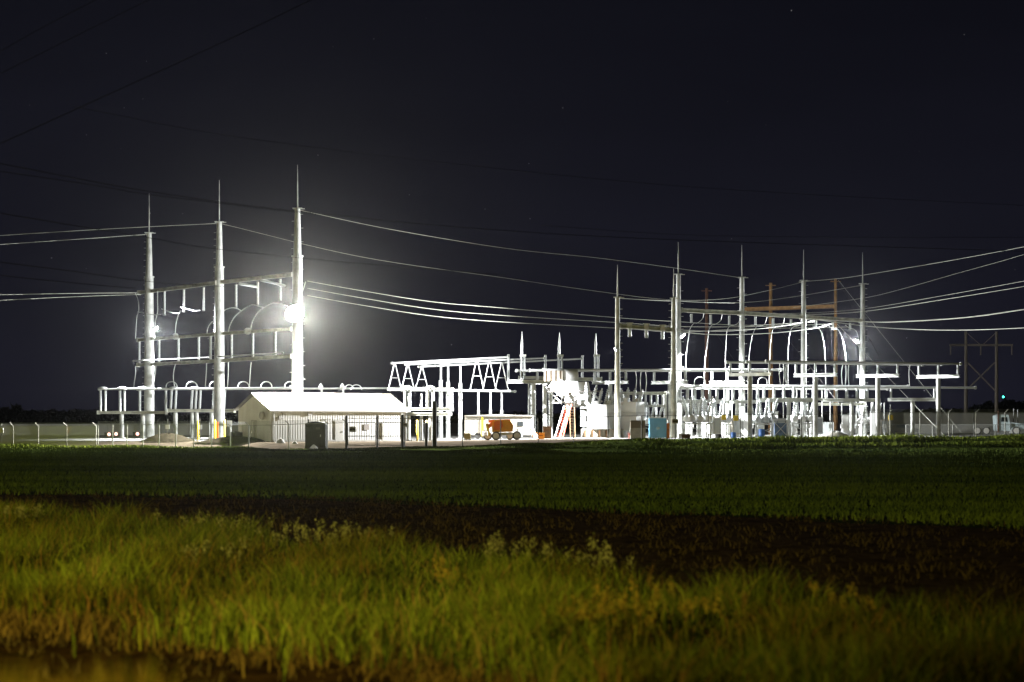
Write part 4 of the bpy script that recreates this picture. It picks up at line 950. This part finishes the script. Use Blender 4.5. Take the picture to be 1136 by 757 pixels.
# ------------------------------------------------------------ fences
def fence(posts,label,dark,arm=-1,h=2.15,mm=None,name='chain_link_fence',brace=None,topy=None):
    pm='darkpost' if dark else 'fpost'
    g=[ (p,tab(p,FL)) for p in posts]; t=thing(name,label,'fence',GP(*g[0]))
    tops=[]
    for p,d in g:
        b=GP(p,d); z=ZP(topy(p),d) if topy else b.z+h; tops.append(Vector((b.x,b.y,z)))
        MB().tube([b-Z*.1,(b.x,b.y,z)],.05,8).build('post',pm,t)
        if arm: MB().tube([(b.x,b.y,z-.02),(b.x+arm*.32,b.y-.15,z+.32)],.04,6).build('barb_arm',pm,t)
    for i in range(len(g)-1):
        a,b=tops[i],tops[i+1]; ga,gb=GP(*g[i]),GP(*g[i+1])
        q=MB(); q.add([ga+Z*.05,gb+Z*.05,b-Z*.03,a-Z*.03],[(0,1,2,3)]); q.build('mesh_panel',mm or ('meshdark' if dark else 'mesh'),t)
    mb=MB()
    for i in range(len(g)-1): mb.tube([tops[i]-Z*.02,tops[i+1]-Z*.02],.032,6)
    mb.build('top_rail',pm,t)
    for k in (1,2,3):
        mb=MB(); o=Vector((arm*.1*k,-.045*k,.1*k)) if arm else Z*.1*k
        for i in range(len(g)-1): mb.tube([tops[i]+o,tops[i+1]+o],.012,4)
        mb.build('barbed_wire','barb' if not dark else pm,t)
    return t
def ty(p): return tab(p,[(-60,472.5),(262,472.5),(320,470.5),(450,467),(560,464.5),(712,461),(840,459.5),(1136,459)])
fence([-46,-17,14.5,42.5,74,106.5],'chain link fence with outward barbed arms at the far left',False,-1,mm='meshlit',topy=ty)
fence([108.8,125,141,158.6,176.4,195,215,234.6,255.4],'chain link fence with closely spaced posts below the left bay',False,0,topy=lambda p:ty(p)-1.5)
fence([255.6,276,320.5,363,384],'chain link fence with barbed arms in front of the shed',False,-1,topy=ty)
fence([384.4,418,449,482],'dark heavy gate frame fence right of the portable toilet',True,0,topy=lambda p:464)
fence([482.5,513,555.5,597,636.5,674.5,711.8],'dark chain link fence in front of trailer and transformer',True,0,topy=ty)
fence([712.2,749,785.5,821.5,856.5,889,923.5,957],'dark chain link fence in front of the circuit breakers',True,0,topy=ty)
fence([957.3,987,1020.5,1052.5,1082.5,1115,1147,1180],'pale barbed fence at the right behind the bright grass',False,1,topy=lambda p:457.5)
for p,y0,w,lab in ((384.4,462,.13,'dark gate post just right of the portable toilet'),(418.5,462,.1,'dark gate post before the middle of the shed wall'),(446.5,461,.15,'dark gate post before the right end of the shed'),(472.8,470,.14,'short dark post right of the shed'),(482,446,.22,'tall dark timber post right of the shed')):
    d=tab(p,FL)-.5; g=GP(p,d); t=thing('gate_post',lab,'post',g,'dark gate posts'); MB().lathe(g,[(-.1,w),(ZP(y0,d)-g.z,w*.9)],10).build('shaft','darksteel',t); MB().lathe(g+Z*(ZP(y0,d)-g.z),[(0,w*1.05),(.08,w*.5)],10).build('cap','darksteel',t)
t=thing('yard_gate','dark double swing gate with bottom rails before the shed','gate',GP(400,222))
for (p0,p1) in ((386,416.5),(420.5,445)):
    for y in (469,484,494):
        MB().bar(W(p0,y,223),W(p1,y,223),.05,.07).build('rail','darkpost',t)
    for p in (p0,p1): MB().bar(W(p,469,223),W(p,494,223),.06,.06).build('stile','darkpost',t)
for p,y,w,h,dd,lab in ((391,476.5,.62,.5,222,'brown notice board on the gate right of the portable toilet'),(449.5,471.5,.35,.35,222,'small dark notice on the gate post at the shed end'),(749,467.5,.6,.42,232,'small dark sign on the fence before the shaded steel pole'),(75,477,.42,.6,258,'orange and white notice on the far left fence')):
    c=W(p,y,dd); t=thing('fence_sign',lab,'sign',c,'signs on the fence'); MB().box(c,(w,.03,h)).build('plate','sign' if p>80 else 'orange',t); MB().box(c+Vector((0,-.018,0)),(w*.8,.004,h*.3)).build('band','darksteel' if p>80 else 'white',t)
# inner / rear fences
def rear(posts,d,ytop,label,m='fpost',pm='meshlit'):
    t=thing('rear_fence',label,'fence',GXY((posts[0]-568)*d/F,d)); T=[]
    for p in posts:
        x=(p-568)*d/F; g=Vector((x,d,H(p,d))); z=ZP(ytop,d); T.append(Vector((x,d,z))); MB().tube([g,(x,d,z)],.05,6).build('post',m,t)
    for i in range(len(T)-1):
        q=MB(); q.add([(T[i].x,d,.05+H(posts[i],d)),(T[i+1].x,d,.05+H(posts[i+1],d)),T[i+1]-Z*.02,T[i]-Z*.02],[(0,1,2,3)]); q.build('mesh_panel',pm,t)
        
    mb=MB()
    for i in range(len(T)-1): mb.tube([T[i],T[i+1]],.04,6)
    mb.build('top_rail',m,t)
rear([-50,-25,2,28,57,90,120,150,180,210,240,270],340,470.5,'rear chain link fence far behind the left bay')
rear([1005,1034.5,1057,1080.5,1104,1130,1160],300,471.3,'low pale railing fence in the right background',pm='mesh')
rear([940,975,1010,1045,1080,1115,1150],345,458.5,'tall rear chain link fence in the right background')

# ------------------------------------------------------------ truck and car
g=GP(1118,318); tk=thing('semi_truck','pale bonneted truck cut by the right picture edge','truck',g,None)
D0=318
def ext(pts,dp,name,m,par=tk,d=D0): return MB().poly([W(a,b,d) for a,b in pts],(0,dp,0)).build(name,m,par)
ext([(1106,478),(1105,461.5),(1109,460),(1119,460.5),(1120.5,468.5),(1121,478)],2.3,'cab','truck')
ext([(1110.5,468),(1111,463),(1117,463),(1118,468)],.05,'side_window','glass',d=D0-.06)
ext([(1121,478),(1121,468.5),(1136,470.5),(1144,472),(1145,480),(1134,480.5)],2.0,'bonnet','truck',d=D0+.15)
ext([(1120,480.5),(1122,477),(1127,475.3),(1132,477),(1134,481),(1131,481),(1127,478),(1123,481)],.4,'wing','white',d=D0-.25)
ext([(1104,484),(1104,478.3),(1120,478.3),(1120,484)],.5,'fuel_tank','chrome',d=D0-.1)
wheel(1127.3,D0-.3,.55,tk,.35); wheel(1094,D0+.2,.55,tk,.35); wheel(1084,D0+.2,.55,tk,.35)
MB().bar(W(1085,482,D0+1),W(1146,482,D0+1),.9,.25).build('chassis','darksteel',tk)
for q,y in ((1107.5,456),(1125,454.5),(1129,455.5)): 
    if q<1110: MB().tube([W(q,480,D0-.15),W(q,y,D0-.15)],.11,8).build('exhaust_stack','redwood',tk)
for q,y in ((1124.5,453.5),(1129,454.5)): MB().tube([W(q,470,D0+2.6),W(q,y,D0+2.6)],.09,8).build('exhaust_stack','chrome',tk)
MB().box(W(1121,471.5,D0-.2),(.1,.3,.5)).build('mirror','chrome',tk)
def car(px,d,m,label):
    g=GP(px,d); t=thing('parked_car',label,'car',g,'cars behind the last tall pole')
    MB().poly([g+Vector(p) for p in ((-2.1,0,.3),(2.1,0,.3),(2.15,0,.8),(1.2,0,.95),(.6,0,1.42),(-.9,0,1.45),(-1.6,0,.98),(-2.15,0,.85))],(0,1.7,0)).build('body',m,t)
    MB().poly([g+Vector(p) for p in ((-.75,-.02,.95),(.95,-.02,.95),(.5,-.02,1.33),(-.75,-.02,1.35))],(0,.02,0)).build('side_window','glass',t)
    for s in (-1.3,1.3): MB().lathe(g+Vector((s,-.03,.33)),[(0,.33),(.22,.33)],16,(0,1,0)).build('wheel','rubber',t)
car(1001,318,'darksteel','dark car parked right of the yellow warning sign'); car(976,322,'grey','grey car parked behind the last tall pole, mostly hidden')

# ------------------------------------------------------------ overhead lines
GO='overhead lines'
def C(pts,lab,r=.035,m='wire'):
    wire([W(*p) for p in pts],lab,GO,r,m)
C([(155,325,295.5),(90,325.6,292),(0,327.2,287),(-80,329.5,282)],'upper of two bright conductors running left from the left beam',.036)
C([(152,327,297),(80,329.5,293),(0,333.5,288),(-80,338.5,283)],'lower of two bright conductors running left from the left beam',.03)
C([(243,248,280.3),(160,252,277),(80,256.5,274),(0,261.5,271),(-80,267,268)],'thin static wire running left from the middle left pole top',.022)
C([(165.5,260,295),(110,264,290),(50,268,286),(0,271.5,282),(-80,277,276)],'thin static wire running left from the leftmost pole top',.022)
C([(331,233,264),(430,254,268),(560,275.5,274),(660,286,280),(745,297,288),(823,308.5,293)],'static wire from the big lamp pole top to the second right pole',.022)
C([(244,248,280),(400,285,282),(560,308.5,285),(660,323,288),(740,332.5,292),(800,332,296),(850,323,298),(891,313,300.3)],'static wire from the middle left pole top to the third right pole',.022)
C([(686,331,266),(720,333,272),(752,334.3,280),(820,336,292),(880,329.5,300),(957,316.5,308)],'static wire from the shorter pole by the transformer to the last right pole')
for k,(y0,ym,y1,ye) in enumerate(((312,342,353,356),(320,350.3,358.3,358.5),(328,357.5,364.5,362))):
    C([(341,y0,265),(400,y0+10.5,267),(480,(y0+ym)/2+8,271),(560,ym,275),(690,y1,285),(752,y1+4,291),(830,ye+5-k,297),(905+19*k,ye+1,303)],f'{["upper","middle","lower"][k]} of three bright conductors from the big lamp pole to the right row',.03)
C([(886,313,300),(927,309.5,300),(957,305.5,298),(1050,290,290),(1136,274,282),(1230,255,272)],'lit static wire leaving the third right pole toward the upper right edge',.028)
C([(880,341.5,318),(957,331,314),(1002,320.5,308),(1060,304,300),(1136,282.5,290),(1230,252,280)],'dim wire rising from behind the last right pole to the right edge',.022)
C([(823,348.5,293),(890,347.5,298),(960,342.5,300),(1050,327.5,292),(1136,312,284),(1230,294,275)],'upper of a close pair of conductors rising right from the right row',.024)
C([(830,350,292),(891,349.5,297),(960,345.5,299),(1050,332,291),(1136,318,283),(1230,302,274)],'lower of a close pair of conductors rising right from the right row',.034)
C([(762,346.5,286),(860,351,293),(957,357,299),(1000,357,296),(1070,352.5,288),(1136,343.5,280),(1230,328,270)],'thick bright conductor leaving the right row along the beam height',.065)
C([(858,347.5,292),(900,354,296),(957,361.5,300),(1000,365,297),(1060,366.5,290),(1136,364,281),(1230,358,270)],'lowest bright conductor at the right, sagging to the picture edge',.042)
C([(742,367,272),(790,371.2,280),(850,370,290),(900,364.8,298),(924,359,304)],'slack conductor sagging between shaded pole and the right span',.05)
C([(749,366,271),(800,367.5,280),(855,363.5,292),(905,355.5,303)],'slack conductor just above the lower one between shaded pole and right span',.045)
# unlit distribution lines nearer the camera
D='darkwire'
C([(-60,170,76),(0,181.5,78),(100,201,81),(165,212.5,83),(250,225,87),(340,235.5,92),(520,253,98),(745,266,110),(1136,279,123)],'unlit line crossing the sky just above the left pole tops, upper one',.012,D)
C([(-60,179,76),(0,190,78),(100,205,81),(165,216,83),(260,227.5,87),(340,237,92)],'unlit line crossing the sky just above the left pole tops, lower one',.010,D)
C([(-60,226,78),(0,236.5,80),(80,250,82),(165,264,86),(245,277,91),(400,292.5,98),(560,305,105)],'unlit line crossing behind the upper shafts of the left poles',.012,D)
C([(-60,283,78),(0,291,80),(80,301,82),(165,312.5,86),(250,318,90)],'unlit line crossing just above the left upper beam',.012,D)
C([(-60,298,78),(0,305.5,80),(80,314,82),(150,320,86)],'unlit line crossing just under the dim line above the left beam',.010,D)
C([(-60,186,60),(0,159.5,62),(120,105,66),(200,68.5,69),(270,36,72),(345,0,75),(420,-38,78)],'dark overhead line climbing steeply across the upper left sky',.010,'darkwire')
C([(-60,113,60),(0,82,62),(80,42,65),(165,0,68),(230,-32,70)],'second dark overhead line in the upper left corner',.007,'darkwire')
C([(-60,90,60),(0,57,62),(50,29,64),(106,0,66),(160,-30,68)],'third dark overhead line nearest the upper left corner',.007,'darkwire')
C([(80,118,82),(220,145,86),(345,163,88),(480,179,93),(700,202,99),(900,216,105),(1136,228,111),(1230,232,114)],'very faint line crossing the whole sky above all masts',.007,'darkwire')
C([(600,250,96),(745,260,100),(900,263,105),(1136,263.5,111),(1230,263,112)],'very faint line crossing just above the right masts',.007,'darkwire')

# ------------------------------------------------------------ lamps
AN=LL(330,348)
floodlight(327,348,262.2,(.20,-.80,-.50),'dazzling floodlight on the big pole behind the shed',170000,(1,.99,.88),1.0,strength=260,spot=166,anchor=(P3[0],P3[1]-.4,ZP(348,264)),blend=.4)
floodlight(172.8,365,293.4,(.62,-.30,-.75),'small bluish floodlight on the right side of the leftmost pole',70000,(.93,.97,1),.34,strength=90,spot=155,anchor=(P1[0]+.4,P1[1],ZP(365,295)))
floodlight(682.5,388,263.6,(-.88,-.12,-.48),'tiny lamp on the left side of the shorter pole by the transformer',58000,(.94,.97,1),.2,strength=30,spot=148,anchor=(S0[0]-.2,S0[1],ZP(388,266)))
floodlight(757.6,373,283.4,(.66,-.30,-.70),'bluish floodlight on the right side of the first tall right pole',38000,(.93,.97,1),.34,strength=90,spot=155,anchor=(Q0[0]+.3,Q0[1],ZP(373,285)))
floodlight(950,379,306.2,(-.60,-.40,-.72),'bluish floodlight on the left side of the last tall right pole',38000,(.93,.97,1),.34,strength=90,spot=155,anchor=(Q3[0]-.3,Q3[1],ZP(379,308)))
# roadside lamp that lights the verge (stands left of the road, outside the picture)
def street():
    p=Vector((-14,-6,8.5)); t=thing('street_lamp','tall roadside lamp post with warm light behind the viewpoint','street lamp',(-16,-6,-.6))
    MB().lathe((-16,-6,-.6),[(0,.16),(9.3,.08)],10).build('post','steel',t,smooth=True)
    MB().tube([(-16,-6,8.6),(-15.2,-6,8.9),(-14,-6,8.85)],.05,8).build('arm','steel',t)
    MB().box((-14,-6,8.78),(.8,.35,.16)).build('lamp_head','grey',t); MB().box((-14,-6,8.68),(.55,.25,.03)).build('lens',emit('warm_lamp',(1,.75,.35),30),t)
    l=bpy.data.lights.new('street_light','SPOT'); l.energy=235000; l.color=(1,.87,.13); l.spot_size=R(100); l.spot_blend=1; l.shadow_soft_size=.2
    o=bpy.data.objects.new('street_light',l); COL.objects.link(o); o.parent=t; o.location=Vector((-14,-6,8.6))-Vector((-16,-6,-.6))
    o.rotation_euler=Vector((-.25,.95,-.15)).to_track_quat('-Z','Y').to_euler()
street()
sun=bpy.data.lights.new('moonlight','SUN'); sun.energy=.02; sun.angle=R(.5); sun.color=(1,.95,.88)
so=bpy.data.objects.new('moonlight',sun); COL.objects.link(so); so.rotation_euler=(R(50),0,R(-30))

# ------------------------------------------------------------ haze
mb=MB().box((0,1500,19),(9000,3100,42)); hz=mb.build('haze','dark',origin=(0,1500,19)); hz['kind']='stuff'
hz.data.materials.clear(); m=bpy.data.materials.new('night_haze'); m.use_nodes=True; nt=m.node_tree; nt.nodes.clear()
pv=nt.nodes.new('ShaderNodeVolumePrincipled'); pv.inputs['Color'].default_value=(.9,.9,.92,1); pv.inputs['Density'].default_value=.0000076; pv.inputs['Anisotropy'].default_value=.966
oo=nt.nodes.new('ShaderNodeOutputMaterial'); nt.links.new(pv.outputs[0],oo.inputs['Volume']); hz.data.materials.append(m)

# ------------------------------------------------------------ night sky
w=bpy.data.worlds.new('World'); scene.world=w; w.use_nodes=True; nt=w.node_tree; nt.nodes.clear()
N=nt.nodes.new; Lk=nt.links.new
tc=N('ShaderNodeTexCoord'); sep=N('ShaderNodeSeparateXYZ'); Lk(tc.outputs['Generated'],sep.inputs[0])
rp=N('ShaderNodeValToRGB'); rp.color_ramp.elements[0].position=0; rp.color_ramp.elements[0].color=(.0080,.0080,.0145,1)
rp.color_ramp.elements[1].position=.22; rp.color_ramp.elements[1].color=(.0034,.0036,.0062,1)
e=rp.color_ramp.elements.new(.08); e.color=(.0062,.0063,.0110,1)
Lk(sep.outputs['Z'],rp.inputs['Fac'])
# thin uneven cloud
nz=N('ShaderNodeTexNoise'); nz.inputs['Scale'].default_value=3.5; nz.inputs['Detail'].default_value=5
mp=N('ShaderNodeMapping'); mp.inputs['Scale'].default_value=(1,1,5); Lk(tc.outputs['Generated'],mp.inputs[0]); Lk(mp.outputs[0],nz.inputs['Vector'])
cr=N('ShaderNodeMapRange'); cr.inputs['From Min'].default_value=.35; cr.inputs['From Max'].default_value=.75; cr.inputs['To Min'].default_value=.9; cr.inputs['To Max'].default_value=1.25; Lk(nz.outputs['Fac'],cr.inputs['Value'])
mm=N('ShaderNodeMix'); mm.data_type='RGBA'; mm.blend_type='MULTIPLY'; mm.inputs['Factor'].default_value=1; Lk(rp.outputs['Color'],mm.inputs[6]); Lk(cr.outputs['Result'],mm.inputs[7])
vo=N('ShaderNodeTexVoronoi'); vo.inputs['Scale'].default_value=130; Lk(tc.outputs['Generated'],vo.inputs['Vector'])
lt=N('ShaderNodeMath'); lt.operation='LESS_THAN'; lt.inputs[1].default_value=.034; Lk(vo.outputs['Distance'],lt.inputs[0])
sc=N('ShaderNodeSeparateColor'); Lk(vo.outputs['Color'],sc.inputs[0]); pw=N('ShaderNodeMath'); pw.operation='POWER'; pw.inputs[1].default_value=3; Lk(sc.outputs[0],pw.inputs[0])
ml=N('ShaderNodeMath'); ml.operation='MULTIPLY'; Lk(lt.outputs[0],ml.inputs[0]); Lk(pw.outputs[0],ml.inputs[1])
m2=N('ShaderNodeMath'); m2.operation='MULTIPLY'; m2.inputs[1].default_value=.28; Lk(ml.outputs[0],m2.inputs[0])
ad=N('ShaderNodeMix'); ad.data_type='RGBA'; ad.blend_type='ADD'; ad.inputs['Factor'].default_value=1; Lk(mm.outputs[2],ad.inputs[6]); Lk(m2.outputs[0],ad.inputs[7])
bg=N('ShaderNodeBackground'); Lk(ad.outputs[2],bg.inputs[0]); bg.inputs[1].default_value=1
ou=N('ShaderNodeOutputWorld'); Lk(bg.outputs[0],ou.inputs[0])

# ------------------------------------------------------------ camera and view
cam=bpy.data.cameras.new('camera'); co=bpy.data.objects.new('camera',cam); COL.objects.link(co); scene.camera=co
co.location=(0,0,CZ); co.rotation_euler=(R(90),0,0); cam.sensor_width=36; cam.lens=F/1136*36
cam.shift_y=(HY-378.5)/1136; cam.clip_end=6000; cam.clip_start=.1
cam.dof.use_dof=True; cam.dof.focus_distance=268; cam.dof.aperture_fstop=1.3
vs=scene.view_settings; vs.view_transform='Standard'; vs.look='None'; vs.gamma=1; vs.exposure=0; vs.use_curve_mapping=False
cy=scene.cycles; cy.max_bounces=5; cy.diffuse_bounces=2; cy.glossy_bounces=2; cy.transparent_max_bounces=16; cy.volume_bounces=0
cy.use_denoising=True; cy.sample_clamp_indirect=3
for o in bpy.data.objects:
    if '_o' in o: del o['_o']
